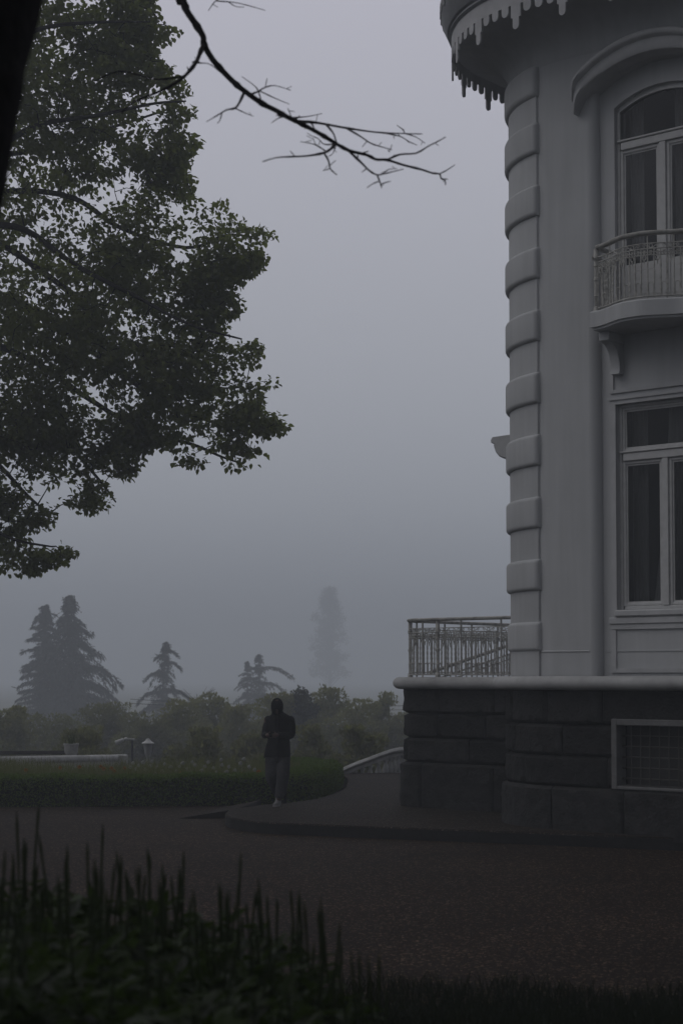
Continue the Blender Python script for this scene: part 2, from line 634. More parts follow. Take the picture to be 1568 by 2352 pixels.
# wall: corner, left part and rounded edge into the bay
plan = outline_path(0)[:-2] + [(BX0 - 0.18, YF)]
rr = 0.13
for k in range(1, 9):
    a = math.pi / 2 * k / 8
    plan.append((BX0 - 0.18 + 0.13 + rr * (math.sin(a) - 1) + 0.0 + 0.13 * 0, YF + rr * (1 - math.cos(a))))
plan += [(BX0 - 0.05, YB)]
HX0, HX1 = UC - 1.22, UC + 1.22
HZ_END, HZ_TOP = 10.66, 11.14                 # top of the window hood at its ends and crown


def hood_z(x, top=HZ_TOP, end=HZ_END, half=1.22):
    s = top - end
    rad = (half * half + s * s) / (2 * s)
    d = max(0.0, rad * rad - (x - UC) ** 2)
    return top - rad + math.sqrt(d)


b = MB()
b.loft([[(x, y, Z0) for x, y in plan], [(x, y, TOPZ) for x, y in plan]], cap=False, closed=False)
# right part of the wall beyond the bay
plan2 = [(BX1 + 0.05, YB)]
for k in range(0, 9):
    a = math.pi / 2 * k / 8
    plan2.append((BX1 + 0.05 + rr * (1 - math.cos(a)), YF + rr * (1 - math.sin(a)) if k < 8 else YF))
plan2 += [(LF, YF), (LF, LB), (-RC, LB)]
b.loft([[(x, y, Z0) for x, y in plan2], [(x, y, TOPZ) for x, y in plan2]], cap=False, closed=False)
# wall over the bay, above the hood
n = 24
up_, lo_ = [], []
for k in range(n + 1):
    x = BX0 - 0.17 + (BX1 - BX0 + 0.34) * k / n
    lo_.append((x, YF + 0.003, hood_z(x) - 0.16))
    up_.append((x, YF + 0.003, TOPZ))
b.loft([lo_, up_], cap=False, closed=False)
wall = b.build('plaster_wall', 'plaster', villa, True, 35)

# bay back wall, cut round the two windows
b = MB()
T = 0.30
LWZ0, LWZ1, LTZ = Z0 + 0.93, Z0 + 3.80, Z0 + 3.06
UWZ0, USP, UAP, UTZ = Z0 + 5.06, Z0 + 8.0, Z0 + 8.20, Z0 + 7.46
b.box(BX0 - 0.06, WX0, YB, YB + T, Z0, TOPZ)
b.box(WX1, BX1 + 0.06, YB, YB + T, Z0, TOPZ)
b.box(WX0, WX1, YB, YB + T, Z0, LWZ0)
b.box(WX0, WX1, YB, YB + T, LWZ1, UWZ0)


def arch_z(x, off=0.0):
    h = (WX1 - WX0) / 2
    s = UAP - USP
    rad = (h * h + s * s) / (2 * s)
    return UAP + off - rad + math.sqrt(max(0, rad * rad - (x - UC) ** 2))


n = 20
lo_, up_, lo2, up2 = [], [], [], []
for k in range(n + 1):
    x = WX0 + (WX1 - WX0) * k / n
    z = arch_z(x)
    lo_.append((x, YB, z)); up_.append((x, YB, TOPZ)); lo2.append((x, YB + T, z)); up2.append((x, YB + T, TOPZ))
b.loft([up_, lo_, lo2, up2], cap=False, closed=False)
b.build('bay_wall', 'plaster', villa)

# frames of flat moulding round the lower window: architrave, sill band, panel
b = MB()
b.box(WX0 - 0.085, WX0 + 0.0, YB - 0.028, YB + 0.02, LWZ0 - 0.10, LWZ1 + 0.06)
b.box(WX1, WX1 + 0.085, YB - 0.028, YB + 0.02, LWZ0 - 0.10, LWZ1 + 0.06)
b.box(WX0, WX1, YB - 0.028, YB + 0.02, LWZ1, LWZ1 + 0.06)
b.box(WX0 - 0.10, WX1 + 0.10, YB - 0.05, YB + 0.02, LWZ1 + 0.06, LWZ1 + 0.09)
b.build('architrave', 'trim', villa)
b = MB()
b.rbox(WX0 - 0.12, WX1 + 0.12, YB - 0.05, YB + 0.02, LWZ0 - 0.20, LWZ0 - 0.103, 0.012)
b.box(WX0 - 0.10, WX1 + 0.10, YB - 0.03, YB + 0.02, LWZ0 - 0.27, LWZ0 - 0.203)
b.build('sill_band', 'trim', villa)
# recessed-look apron panel under the window: a raised frame
b = MB()
for x0, x1, z0, z1 in ((WX0 - 0.10, WX0 - 0.02, Z0 + 0.06, LWZ0 - 0.275), (WX1 + 0.02, WX1 + 0.10, Z0 + 0.06, LWZ0 - 0.275), (WX0 - 0.018, WX1 + 0.018, Z0 + 0.06, Z0 + 0.12)):
    b.box(x0, x1, YB - 0.022, YB + 0.02, z0, z1)
b.build('apron_panel', 'trim', villa)
# panel between the two windows
b = MB()
pz0, pz1 = LWZ1 + 0.16, Z0 + 4.62
for x0, x1, z0, z1 in ((WX0 - 0.09, WX0 - 0.03, pz0, pz1), (WX1 + 0.03, WX1 + 0.09, pz0, pz1), (WX0 - 0.028, WX1 + 0.028, pz0, pz0 + 0.05)):
    b.box(x0, x1, YB - 0.03, YB + 0.02, z0, z1)
b.build('spandrel_panel', 'trim', villa)


def bar(b, x0, x1, z0, z1, y0=None, d=0.06):
    y0 = YB + 0.07 if y0 is None else y0
    b.rbox(x0, x1, y0, y0 + d, z0, z1, 0.008)


def pane(name, x0, x1, z0, z1, parent, y):
    b = MB()
    b.add([(x0, y, z0), (x1, y, z0), (x1, y, z1), (x0, y, z1)], [(0, 1, 2, 3)])
    return b.build(name, 'glass', parent)


def casement(parent, x0, x1, z0, z1, y, w=0.044, solid=0.0):
    b = MB()
    bar(b, x0, x0 + w, z0, z1, y, 0.045)
    bar(b, x1 - w, x1, z0, z1, y, 0.045)
    bar(b, x0 + w, x1 - w, z1 - w, z1, y, 0.045)
    bar(b, x0 + w, x1 - w, z0, z0 + w, y, 0.045)
    # inner bead, a step further back
    s = 0.022
    for a in ((x0 + w, x0 + w + s, z0 + w + solid, z1 - w), (x1 - w - s, x1 - w, z0 + w + solid, z1 - w), (x0 + w + s, x1 - w - s, z1 - w - s, z1 - w), (x0 + w + s, x1 - w - s, z0 + w + solid, z0 + w + solid + s)):
        b.box(a[0], a[1], y + 0.022, y + 0.043, a[2], a[3])
    if solid > 0:
        b.box(x0 + w, x1 - w, y + 0.012, y + 0.04, z0 + w, z0 + w + solid)
        b.rbox(x0 + w + 0.06, x1 - w - 0.06, y - 0.004, y + 0.02, z0 + w + 0.07, z0 + w + solid - 0.09, 0.012)
    o = b.build('casement', 'frame_paint', parent)
    pane('pane', x0 + w, x1 - w, z0 + w + solid, z1 - w, parent, y + 0.03)
    return o


def curtain(parent, x0, x1, z0, z1, y, skew=0.0, folds=7, amp=0.03, seed=0):
    g = random.Random(seed)
    n = folds * 8
    rings = []
    for j in range(9):
        t = j / 8
        zz = z1 + (z0 - z1) * t
        row = []
        for i in range(n + 1):
            s = i / n
            xx = x0 + (x1 - x0) * s + skew * (t ** 1.6) * (1 - s)
            row.append((xx, y + amp * math.sin(2 * math.pi * folds * s + 0.5 * math.sin(7 * s + seed)) * (0.5 + 0.5 * t), zz))
        rings.append(row)
    b = MB()
    b.loft(rings, cap=False, closed=False)
    return b.build('curtain', 'curtain', parent, True)


# lower window
lw = empty('window')
lw.parent = villa
lw['label'] = 'tall ground floor window with a transom and hanging curtains'
b = MB()
bar(b, WX0, WX0 + 0.045, LWZ0, LWZ1)
bar(b, WX1 - 0.045, WX1, LWZ0, LWZ1)
bar(b, WX0 + 0.045, WX1 - 0.045, LWZ1 - 0.045, LWZ1)
bar(b, WX0 + 0.07, WX1 - 0.07, LWZ0, LWZ0 + 0.05)
bar(b, WX0 + 0.07, WX1 - 0.07, LTZ - 0.055, LTZ + 0.055, YB + 0.05, 0.09)
bar(b, WX0 + 0.02, WX1 - 0.02, LTZ + 0.058, LTZ + 0.085, YB + 0.03, 0.09)
bar(b, UC - 0.045, UC + 0.045, LWZ0 + 0.05, LTZ - 0.055, YB + 0.055, 0.08)
b.build('frame', 'frame_paint', lw)
b = MB()
b.rbox(WX0 - 0.02, WX1 + 0.02, YB - 0.075, YB + 0.06, LWZ0 - 0.10, LWZ0 - 0.002, 0.02)
b.build('sill', 'trim', lw)
casement(lw, WX0 + 0.045, UC - 0.045, LWZ0 + 0.05, LTZ - 0.055, YB + 0.085)
casement(lw, UC + 0.045, WX1 - 0.045, LWZ0 + 0.05, LTZ - 0.055, YB + 0.085)
casement(lw, WX0 + 0.045, WX1 - 0.045, LTZ + 0.085, LWZ1 - 0.045, YB + 0.085, 0.035)
curtain(lw, WX0 + 0.05, WX0 + 0.30, LWZ0, LWZ1, YB + 0.34, 0.0, 4, 0.02, 1)
curtain(lw, UC - 0.10, UC + 0.62, LWZ0, LWZ1, YB + 0.36, -0.28, 8, 0.025, 2)
# upper window (a balcony door with an arched fanlight)
uw = empty('window')
uw.parent = villa
uw['label'] = 'upper arched balcony window behind the railing'
b = MB()
bar(b, WX0, WX0 + 0.045, UWZ0, USP)
bar(b, WX1 - 0.045, WX1, UWZ0, USP)
bar(b, WX0 + 0.07, WX1 - 0.07, UTZ - 0.06, UTZ + 0.05, YB + 0.05, 0.09)
bar(b, WX0 + 0.02, WX1 - 0.02, UTZ + 0.053, UTZ + 0.085, YB + 0.03, 0.09)
bar(b, UC - 0.05, UC + 0.05, UWZ0, UTZ - 0.06, YB + 0.055, 0.08)
n = 20
o1, o2, i1, i2 = [], [], [], []
for k in range(n + 1):
    x = WX0 + (WX1 - WX0) * k / n
    z = arch_z(x)
    o1.append((x, YB + 0.07, z)); i1.append((x, YB + 0.07, z - 0.075)); o2.append((x, YB + 0.13, z)); i2.append((x, YB + 0.13, z - 0.075))
b.loft([o1, i1, i2, o2], cap=False, closed=False)
b.build('frame', 'frame_paint', uw)
casement(uw, WX0 + 0.045, UC - 0.05, UWZ0 + 0.02, UTZ - 0.06, YB + 0.085, 0.048, solid=0.62)
casement(uw, UC + 0.05, WX1 - 0.045, UWZ0 + 0.02, UTZ - 0.06, YB + 0.085, 0.048, solid=0.62)
b = MB()
top = [(WX0 + (WX1 - WX0) * k / n, YB + 0.11, arch_z(WX0 + (WX1 - WX0) * k / n) - 0.06) for k in range(n + 1)]
bot = [(p[0], p[1], UTZ + 0.07) for p in top]
b.loft([bot, top], cap=False, closed=False)
b.build('pane', 'glass', uw)
curtain(uw, WX0 + 0.05, WX0 + 0.28, UWZ0, UAP, YB + 0.34, 0.05, 4, 0.02, 3)
curtain(uw, UC + 0.05, UC + 0.34, UWZ0, UAP, YB + 0.34, 0, 4, 0.02, 4)
# dark rooms behind
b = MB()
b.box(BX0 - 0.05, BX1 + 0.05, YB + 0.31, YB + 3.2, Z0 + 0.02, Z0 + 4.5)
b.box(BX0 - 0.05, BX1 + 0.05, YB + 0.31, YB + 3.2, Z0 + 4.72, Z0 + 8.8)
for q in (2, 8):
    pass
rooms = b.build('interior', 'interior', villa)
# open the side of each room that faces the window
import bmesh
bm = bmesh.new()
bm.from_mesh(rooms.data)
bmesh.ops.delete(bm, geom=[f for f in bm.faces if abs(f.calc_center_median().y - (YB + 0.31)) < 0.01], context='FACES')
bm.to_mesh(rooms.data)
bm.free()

# hood over the upper window
hood_prof = [(0.00, 0.0), (0.17, 0.0), (0.185, -0.02), (0.30, -0.03), (0.335, -0.055), (0.335, -0.09), (0.31, -0.12), (0.26, -0.14), (0.245, -0.19), (0.245, -0.27), (0.22, -0.30), (0.0, -0.31)]
b = MB()
rings = []
n = 40
for k in range(n + 1):
    x = HX0 + (HX1 - HX0) * k / n
    e = min(x - HX0, HX1 - x)
    s = 1.0 if e > 0.14 else 0.55 + 0.45 * math.sin(math.pi / 2 * e / 0.14)
    dr = 0.0 if e > 0.18 else -0.10 * (1 - e / 0.18) ** 1.5
    rings.append([(x, YF + 0.01 - o * s, hood_z(x) + z + dr) for o, z in hood_prof])
b.loft(rings, True)
# soffit between hood and bay
n = 24
r1, r2 = [], []
for k in range(n + 1):
    x = BX0 - 0.15 + (BX1 - BX0 + 0.3) * k / n
    r1.append((x, YF + 0.004, hood_z(x) - 0.29)); r2.append((x, YB + 0.02, hood_z(x) - 0.33))
b.loft([r1, r2], cap=False, closed=False)
b.build('window_hood', 'trim', villa, True, 45)

# corner pilaster and its projecting bands
A0, A1 = 172, 255.6


def arc_block(b, off, z0, z1, a0, a1, inner=-0.05, r=0.05, na=26):
    """curved block on the rounded corner with rolled edges on every side"""
    prof = []
    k = 5
    for i in range(k + 1):
        a = math.pi / 2 * i / k
        prof.append((off - r + r * math.sin(a), z0 + r - r * math.cos(a)))
    for i in range(k + 1):
        a = math.pi / 2 * i / k
        prof.append((off - r + r * math.cos(a), z1 - r + r * math.sin(a)))
    prof = [(inner, z0)] + prof + [(inner, z1)]
    rings = []
    end = r / RC
    ang = [a0 + end * (1 - math.cos(math.pi / 2 * i / 4)) for i in range(4)] + [a0 + end + (a1 - a0 - 2 * end) * i / na for i in range(na + 1)] + [a1 - end * (1 - math.cos(math.pi / 2 * i / 4)) for i in range(3, -1, -1)]
    for j, a in enumerate(ang):
        d = min(a - a0, a1 - a)
        t = min(1.0, d / end)
        shrink = r * (1 - math.sqrt(max(0, 1 - (1 - t) ** 2)))
        rings.append([((RC + max(inner, o - shrink)) * math.cos(a), (RC + max(inner, o - shrink)) * math.sin(a), z) for o, z in prof])
    b.loft(rings, True)


b = MB()
arc_block(b, 0.035, Z0 + 0.0, TOPZ - 0.35, R(A0), R(A1), r=0.012)
pil = b.build('corner_pilaster', 'plaster', villa, True, 50)
for i in range(9):
    zc = up(0.57 + 0.889 * i)
    b = MB()
    if i == 0:
        arc_block(b, 0.08, Z0 + 0.372, zc + 0.22, R(A0 - 0.5), R(A1 + 0.9), r=0.055)
    else:
        arc_block(b, 0.095, zc - 0.225, zc + 0.225, R(A0 - 0.5), R(A1 + 0.9), r=0.058)
    b.build('quoin_band', 'plaster', pil, True, 60)
b = MB()
arc_block(b, 0.095, up(8.27), up(8.72), R(A0 - 0.5), R(A1 + 0.9), r=0.08)
b.build('capital_band', 'plaster', pil, True, 60)
# flush base course with a bright drip edge under the bands
sweep_villa([(-0.05, Z0 + 0.349), (0.004, Z0 + 0.349), (0.012, Z0 + 0.357), (0.012, Z0 + 0.366), (0.001, Z0 + 0.374), (-0.05, Z0 + 0.374)], 'base_course', 'plaster', x1=BX0 - 0.18)
b = MB()
b.box(BX0 - 0.02, WX0 - 0.103, YB - 0.010, YB + 0.02, Z0 + 0.352, Z0 + 0.370)
b.box(WX0 - 0.018, WX1 + 0.018, YB - 0.010, YB + 0.02, Z0 + 0.352, Z0 + 0.370)
b.build('bay_base_course', 'plaster', villa)

# rolled cornice over the plinth
PO = 0.12


def roll(o0, z0, z1, n=12):
    r_ = (z1 - z0) / 2
    return [(o0 - 0.12, z1)] + [(o0 + r_ * 1.15 * math.cos(a), (z0 + z1) / 2 + r_ * math.sin(a)) for a in [math.pi / 2 - math.pi * k / n for k in range(n + 1)]] + [(o0 - 0.12, z0)]


sweep_villa(roll(PO + 0.08, Z0 - 0.185, Z0 + 0.012), 'rolled_cornice', 'cornice', angle=60)


# rock faced plinth
def path_len(pts):
    s = [0.0]
    for i in range(1, len(pts)):
        s.append(s[-1] + math.hypot(pts[i][0] - pts[i - 1][0], pts[i][1] - pts[i - 1][1]))
    return s


def path_at(pts, s, t):
    t = max(0, min(s[-1], t))
    for i in range(1, len(pts)):
        if t <= s[i] or i == len(pts) - 1:
            k = (t - s[i - 1]) / max(1e-9, s[i] - s[i - 1])
            p = (pts[i - 1][0] + (pts[i][0] - pts[i - 1][0]) * k, pts[i - 1][1] + (pts[i][1] - pts[i - 1][1]) * k)
            dx, dy = pts[i][0] - pts[i - 1][0], pts[i][1] - pts[i - 1][1]
            l = math.hypot(dx, dy)
            return p, (dy / l, -dx / l)
    return pts[-1], (0, -1)


from mathutils import noise as mnoise


def block_courses(b, pts, courses, blen, seed, hole=None, bulge=0.05):
    """ashlar blocks with hollowed joints laid along a plan path; hole(s0, s1, z0, z1) True leaves a block out"""
    g = random.Random(seed)
    s = path_len(pts)
    for ci, (z0, z1, off) in enumerate(courses):
        t = g.uniform(-0.7, 0.0)
        cuts = [0.0]
        while t < s[-1]:
            t += blen * g.uniform(0.75, 1.3)
            if t > 0.3:
                cuts.append(min(t, s[-1]))
        segs = []
        for a, c in zip(cuts, cuts[1:]):
            if c - a < 0.05:
                continue
            if hole:
                segs += hole(a, c, z0, z1)
            else:
                segs.append((a, c))
        for a, c in segs:
            nu = max(6, int((c - a) / 0.04))
            nv = max(6, int((z1 - z0) / 0.04))
            jo = g.uniform(-0.012, 0.012)
            rows = []
            for j in range(nv + 1):
                row = []
                for i in range(nu + 1):
                    ss = a + 0.006 + (c - a - 0.012) * i / nu
                    zz = z0 + (z1 - z0) * j / nv
                    du, dv = min(ss - a, c - ss), min(zz - z0, z1 - zz)
                    e = min(1.0, min(du / 0.035, dv / 0.055))
                    e = math.sqrt(max(0, 1 - (1 - e) ** 2))
                    (px, py), (nx, ny) = path_at(pts, s, ss)
                    q = Vector((px * 5.0, py * 5.0, zz * 5.0 + seed))
                    rock = mnoise.noise(q) * 0.7 + mnoise.noise(q * 2.6) * 0.5 + mnoise.noise(q * 6.0) * 0.25
                    o = off + jo + e * (bulge + 0.030 * rock) - (1 - e) * 0.035
                    row.append((px + nx * o, py + ny * o, zz))
                rows.append(row)
            b.loft(rows, cap=False, closed=False)


BWX0, BWX1, BWZ0, BWZ1 = 0.96, 3.0, Z0 - 1.53, Z0 - 0.66


def make_hole(pts):
    s = path_len(pts)
    # path runs side, corner, front: distance at local x on the front
    s_front0 = s[-1] - (LF)

    def hole(a, c, z0, z1):
        if z1 > BWZ0 + 0.02 and z0 < BWZ1 - 0.02:
            h0, h1 = s_front0 + BWX0 - 0.06, s_front0 + BWX1 + 0.06
            if c > h0 and a < h1:
                out = []
                if a < h0 - 0.05:
                    out.append((a, h0))
                if c > h1 + 0.05:
                    out.append((h1, c))
                return out
        return [(a, c)]
    return hole


b = MB()
pth = outline_path(PO - 0.05, na=40)
CZ = [(PZ - 0.1, Z0 - 1.53, 0.05), (Z0 - 1.53, Z0 - 1.10, 0.0), (Z0 - 1.10, Z0 - 0.66, 0.0), (Z0 - 0.66, Z0 - 0.16, 0.0)]
block_courses(b, pth, CZ, 1.15, 3, make_hole(pth))
# backing wall behind the joints
pth2 = outline_path(PO - 0.10)
cut = [p for p in pth2 if p[0] < BWX0]
b.loft([[(x, y, PZ - 0.1) for x, y in pth2], [(x, y, BWZ0) for x, y in pth2]], cap=False, closed=False)
b.loft([[(x, y, BWZ1) for x, y in pth2], [(x, y, Z0 - 0.1) for x, y in pth2]], cap=False, closed=False)
yq = -(RC + PO - 0.10)
pl = pth2[:-2] + [(BWX0 - 0.05, yq), (BWX0 - 0.05, yq + 0.5)]
b.loft([[(x, y, BWZ0) for x, y in pl], [(x, y, BWZ1) for x, y in pl]], cap=False, closed=False)
pr = [(BWX1 + 0.05, yq + 0.5), (BWX1 + 0.05, yq), (LF, yq)]
b.loft([[(x, y, BWZ0) for x, y in pr], [(x, y, BWZ1) for x, y in pr]], cap=False, closed=False)
plinth = b.build('stone_plinth', 'basalt', villa, True, 50)
# basement window
bw = empty('basement_window')
bw.parent = villa
yq = -(RC + PO + 0.03)
b = MB()
fw = 0.085
b.rbox(BWX0 - fw, BWX0, yq, yq + 0.25, BWZ0, BWZ1 + 0.09, 0.01)
b.rbox(BWX1, BWX1 + fw, yq, yq + 0.25, BWZ0, BWZ1 + 0.09, 0.01)
b.rbox(BWX0 - 0.002, BWX1 + 0.002, yq + 0.003, yq + 0.25, BWZ1, BWZ1 + 0.087, 0.01)
b.rbox(BWX0 - 0.002, BWX1 + 0.002, yq + 0.003, yq + 0.25, BWZ0 - 0.0, BWZ0 + 0.045, 0.01)
b.build('frame', 'stone_grey' if 'stone_grey' in MATS else 'trim', bw)
b = MB()
for i in range(1, 14):
    x = BWX0 + (BWX1 - BWX0) * i / 14
    b.tube([(x, yq + 0.14, BWZ0 + 0.04), (x, yq + 0.14, BWZ1)], 0.011, 6)
for i in range(1, 6):
    z = BWZ0 + (BWZ1 - BWZ0) * i / 6
    b.tube([(BWX0, yq + 0.155, z), (BWX1, yq + 0.155, z)], 0.011, 6)
b.build('grille', 'grille_iron', bw)
b = MB()
b.box(BWX0, BWX1, yq + 0.27, yq + 0.30, BWZ0, BWZ1)
b.box(BWX0, BWX1, yq + 0.02, yq + 0.26, BWZ0 + 0.046, BWZ0 + 0.06)
b.build('dark_pane', 'interior', bw)

# eaves
EZ = Z0 + 9.37
ESH = (0.0, -0.16)                          # the eaves reach further out over the front
cove = [(-0.02, Z0 + 8.80)]
for k in range(13):
    a = math.pi / 2 * k / 12
    cove.append((0.02 + 0.72 * (1 - math.cos(a)), Z0 + 8.86 + 0.64 * math.sin(a)))
cove += [(0.78, Z0 + 9.52), (0.78, Z0 + 9.70), (-0.02, Z0 + 9.70)]
sweep_villa(cove, 'coved_soffit', 'plaster', angle=50, na=30, sh=ESH)
sweep_villa([(0.70, EZ + 0.26), (0.80, EZ + 0.24), (0.83, EZ + 0.27), (0.82, EZ + 0.31), (0.85, EZ + 0.33), (0.93, EZ + 0.52), (0.935, EZ + 0.74), (0.89, EZ + 0.86), (0.85, EZ + 0.86), (0.70, EZ + 0.60)], 'gutter', 'gutter', angle=25, na=30, sh=ESH)
sweep_villa([(-0.6, EZ + 1.6), (0.86, EZ + 0.84), (0.86, EZ + 0.80), (-0.6, EZ + 0.78)], 'roof', 'gutter', angle=30, na=30, sh=ESH)
b = MB()
b.box(-1.0, LF, -1.0, LB, EZ + 0.9, EZ + 1.55)
b.build('roof_deck', 'gutter', villa)


def teeth(off, ztop, zbase, step, pattern, name, m, x1=LF, y1=LB * 0.6, thick=0.025):
    """a fretted board that hangs from the eaves like icicles"""
    pts = outline_path(off, na=64, x1=x1, y1=y1, sh=ESH)
    s = path_len(pts)
    b = MB()
    t, i = 0.0, 0
    while t + step < s[-1]:
        ln, wd = pattern[i % len(pattern)]
        # fine slices: (t, bottom z)
        sl = []
        c = t + step / 2
        n = 12
        xs = [t, c - wd * 0.5 - 1e-3]
        prof = []
        if ln > 0.2:
            sh = wd * 1.55
            prof = [(t, zbase), (c - sh / 2 - 0.001, zbase), (c - sh / 2, zbase - ln * 0.52), (c - wd / 2 - 0.001, zbase - ln * 0.52)]
        else:
            prof = [(t, zbase), (c - wd / 2 - 0.001, zbase)]
        for k in range(n + 1):
            q = -1 + 2 * k / n
            prof.append((c + q * wd / 2, zbase - ln + (wd / 2) * (1 - math.sqrt(max(0, 1 - q * q)))))
        if ln > 0.2:
            prof += [(c + wd / 2 + 0.001, zbase - ln * 0.52), (c + sh / 2, zbase - ln * 0.52), (c + sh / 2 + 0.001, zbase), (t + step, zbase)]
        else:
            prof += [(c + wd / 2 + 0.001, zbase), (t + step, zbase)]
        rings = []
        for tt, zb in prof:
            (px, py), (nx, ny) = path_at(pts, s, tt)
            rings.append([(px, py, ztop), (px, py, zb), (px - nx * thick, py - ny * thick, zb), (px - nx * thick, py - ny * thick, ztop)])
        b.loft(rings, cap=False, closed=True)
        t += step
        i += 1
    return b.build(name, m, villa)


PAT = [(0.135, 0.125), (0.35, 0.105), (0.135, 0.125), (0.135, 0.125)]
teeth(0.795, EZ + 0.25, EZ + 0.02, 0.192, PAT, 'icicle_trim', 'lambrequin')
teeth(0.95, EZ + 0.72, EZ + 0.66, 0.128, [(0.11, 0.05), (0.07, 0.05)], 'gutter_trim', 'lambrequin', thick=0.012)


# --- wrought iron railings
def scroll(b, c, ax, r0, turns, rad, flip=1, start=0.0):
    """flat spiral in the plane of ax and up"""
    pts = []
    n = int(14 * turns)
    for k in range(n + 1):
        t = k / n
        a = start + flip * 2 * math.pi * turns * t
        r_ = r0 * (1 - 0.75 * t)
        pts.append(Vector(c) + Vector(ax) * (r_ * math.cos(a)) + Vector((0, 0, r_ * math.sin(a))))
    b.tube(pts, rad, 4)


def ring(b, c, ax, r_, rad, n=12, sx=1.0):
    pts = [Vector(c) + Vector(ax) * (r_ * sx * math.cos(2 * math.pi * k / n)) + Vector((0, 0, r_ * math.sin(2 * math.pi * k / n))) for k in range(n + 1)]
    b.tube(pts, rad, 4)


def railing(parent, pts, H, step, post_every, post_r=0.016, wide=0.075, newels=(), zbase=None, fine=True):
    """pts: 3-D base line. Handrail, three rails, posts, twisted balusters and scrollwork as children of parent"""
    pts = [Vector(p) for p in pts]
    s = [0.0]
    for i in range(1, len(pts)):
        s.append(s[-1] + (pts[i] - pts[i - 1]).length)

    def P(t):
        t = max(0, min(s[-1], t))
        for i in range(1, len(pts)):
            if t <= s[i] + 1e-9:
                k = (t - s[i - 1]) / max(1e-9, s[i] - s[i - 1])
                return pts[i - 1].lerp(pts[i], k), (pts[i] - pts[i - 1]).normalized()
        return pts[-1], (pts[-1] - pts[-2]).normalized()
    zv = Vector((0, 0, 1))

    def strip(name, z0, z1, w, m='iron'):
        rings = []
        n = max(8, int(s[-1] / 0.06))
        for k in range(n + 1):
            p, t = P(s[-1] * k / n)
            sd = t.cross(zv).normalized()
            hh = z1 - z0
            rings.append([p + sd * (w / 2) + zv * (z0 + hh * 0.35), p + sd * (w / 2) + zv * (z0 + hh * 0.75), p + sd * (w * 0.3) + zv * z1, p - sd * (w * 0.3) + zv * z1, p - sd * (w / 2) + zv * (z0 + hh * 0.75), p - sd * (w / 2) + zv * (z0 + hh * 0.35), p - sd * (w * 0.3) + zv * z0, p + sd * (w * 0.3) + zv * z0])
        b = MB()
        b.loft(rings, True)
        return b.build(name, m, parent, True, 50)
    strip('handrail', H - 0.055, H, wide)
    strip('upper_rail', H - 0.175, H - 0.160, 0.02)
    strip('middle_rail', H - 0.245, H - 0.230, 0.02)
    strip('bottom_rail', 0.03, 0.05, 0.03)
    nb = int(round(s[-1] / step))
    for i in range(nb + 1):
        t = s[-1] * i / nb
        p, tg = P(t)
        b = MB()
        if i % post_every == 0:
            b.tube([p, p + zv * (H - 0.05)], post_r, 6)
            b.build('post', 'iron', parent)
            continue
        zt = H - 0.24
        # twisted bar: a radius that swells and thins
        n = 26
        pp, rd = [], []
        for k in range(n + 1):
            z = 0.04 + (zt - 0.04) * k / n
            pp.append(p + zv * z)
            tw = 0.5 + 0.5 * math.sin(2 * math.pi * k / 3.2)
            rd.append(0.0095 + (0.007 * tw if 3 < k < n - 6 else 0.0))
        b.tube(pp, rd, 5)
        b.build('baluster', 'iron', parent)
    # scrollwork
    b, bf = MB(), MB()
    for i in range(nb):
        t = s[-1] * (i + 0.5) / nb
        p, tg = P(t)
        g = step
        # hoops at the foot and hearts at the head of each pair of bars
        z1 = 0.20
        hoop = [p - tg * (g * 0.34) + zv * 0.05] + [p + tg * (g * 0.34 * -math.cos(math.pi * k / 6)) + zv * (z1 + g * 0.34 * math.sin(math.pi * k / 6)) for k in range(7)] + [p + tg * (g * 0.34) + zv * 0.05]
        if i % 2 == 0:
            bf.tube(hoop, 0.0075, 4)
        scroll(b, p + zv * (H - 0.30) + tg * g * 0.22, tg, 0.036, 1.3, 0.0075, 1, math.pi / 2)
        scroll(b, p + zv * (H - 0.30) - tg * g * 0.22, tg, 0.036, 1.3, 0.0075, -1, math.pi / 2)
        if i % 2 == 1:
            ring(b, p + zv * (H - 0.36), tg, 0.030, 0.009, 10, 0.8)
            b.tube([p + zv * (H - 0.39), p + zv * (H - 0.45)], [0.014, 0.004], 5)
        bf.tube([p - tg * g * 0.42 + zv * 0.05, p - tg * g * 0.2 + zv * 0.085, p + zv * 0.06, p + tg * g * 0.2 + zv * 0.085, p + tg * g * 0.42 + zv * 0.05], 0.005, 4)
        if i % 3 == 1:
            ring(b, p + zv * (H - 0.202), tg, 0.030, 0.008, 10, 0.75)
            b.tube([p - tg * g * 1.2 + zv * (H - 0.17), p - tg * g * 0.6 + zv * (H - 0.20), p - tg * 0.03 + zv * (H - 0.225)], 0.006, 4)
            b.tube([p + tg * g * 1.2 + zv * (H - 0.17), p + tg * g * 0.6 + zv * (H - 0.20), p + tg * 0.03 + zv * (H - 0.225)], 0.006, 4)
            scroll(b, p + tg * 0.09 + zv * (H - 0.205), tg, 0.024, 1.2, 0.005, 1, 0)
            scroll(b, p - tg * 0.09 + zv * (H - 0.205), tg, 0.024, 1.2, 0.005, -1, math.pi)
    b.build('scroll_frieze', 'iron', parent)
    bf.build('foot_scrolls', 'iron', parent)
    for t in newels:
        p, tg = P(t)
        b = MB()
        prof = [(0.044, 0.0), (0.038, 0.06), (0.028, 0.07), (0.028, 0.2), (0.036, 0.21), (0.028, 0.225), (0.03, 0.42), (0.04, 0.43), (0.04, 0.46), (0.03, 0.47), (0.027, 0.62), (0.036, 0.63), (0.03, 0.645), (0.03, 0.72), (0.042, 0.73), (0.042, 0.77), (0.034, 0.78), (0.034, H - 0.05)]
        b.lathe(p, prof, 10)
        b.build('newel_post', 'iron', parent, True, 40)


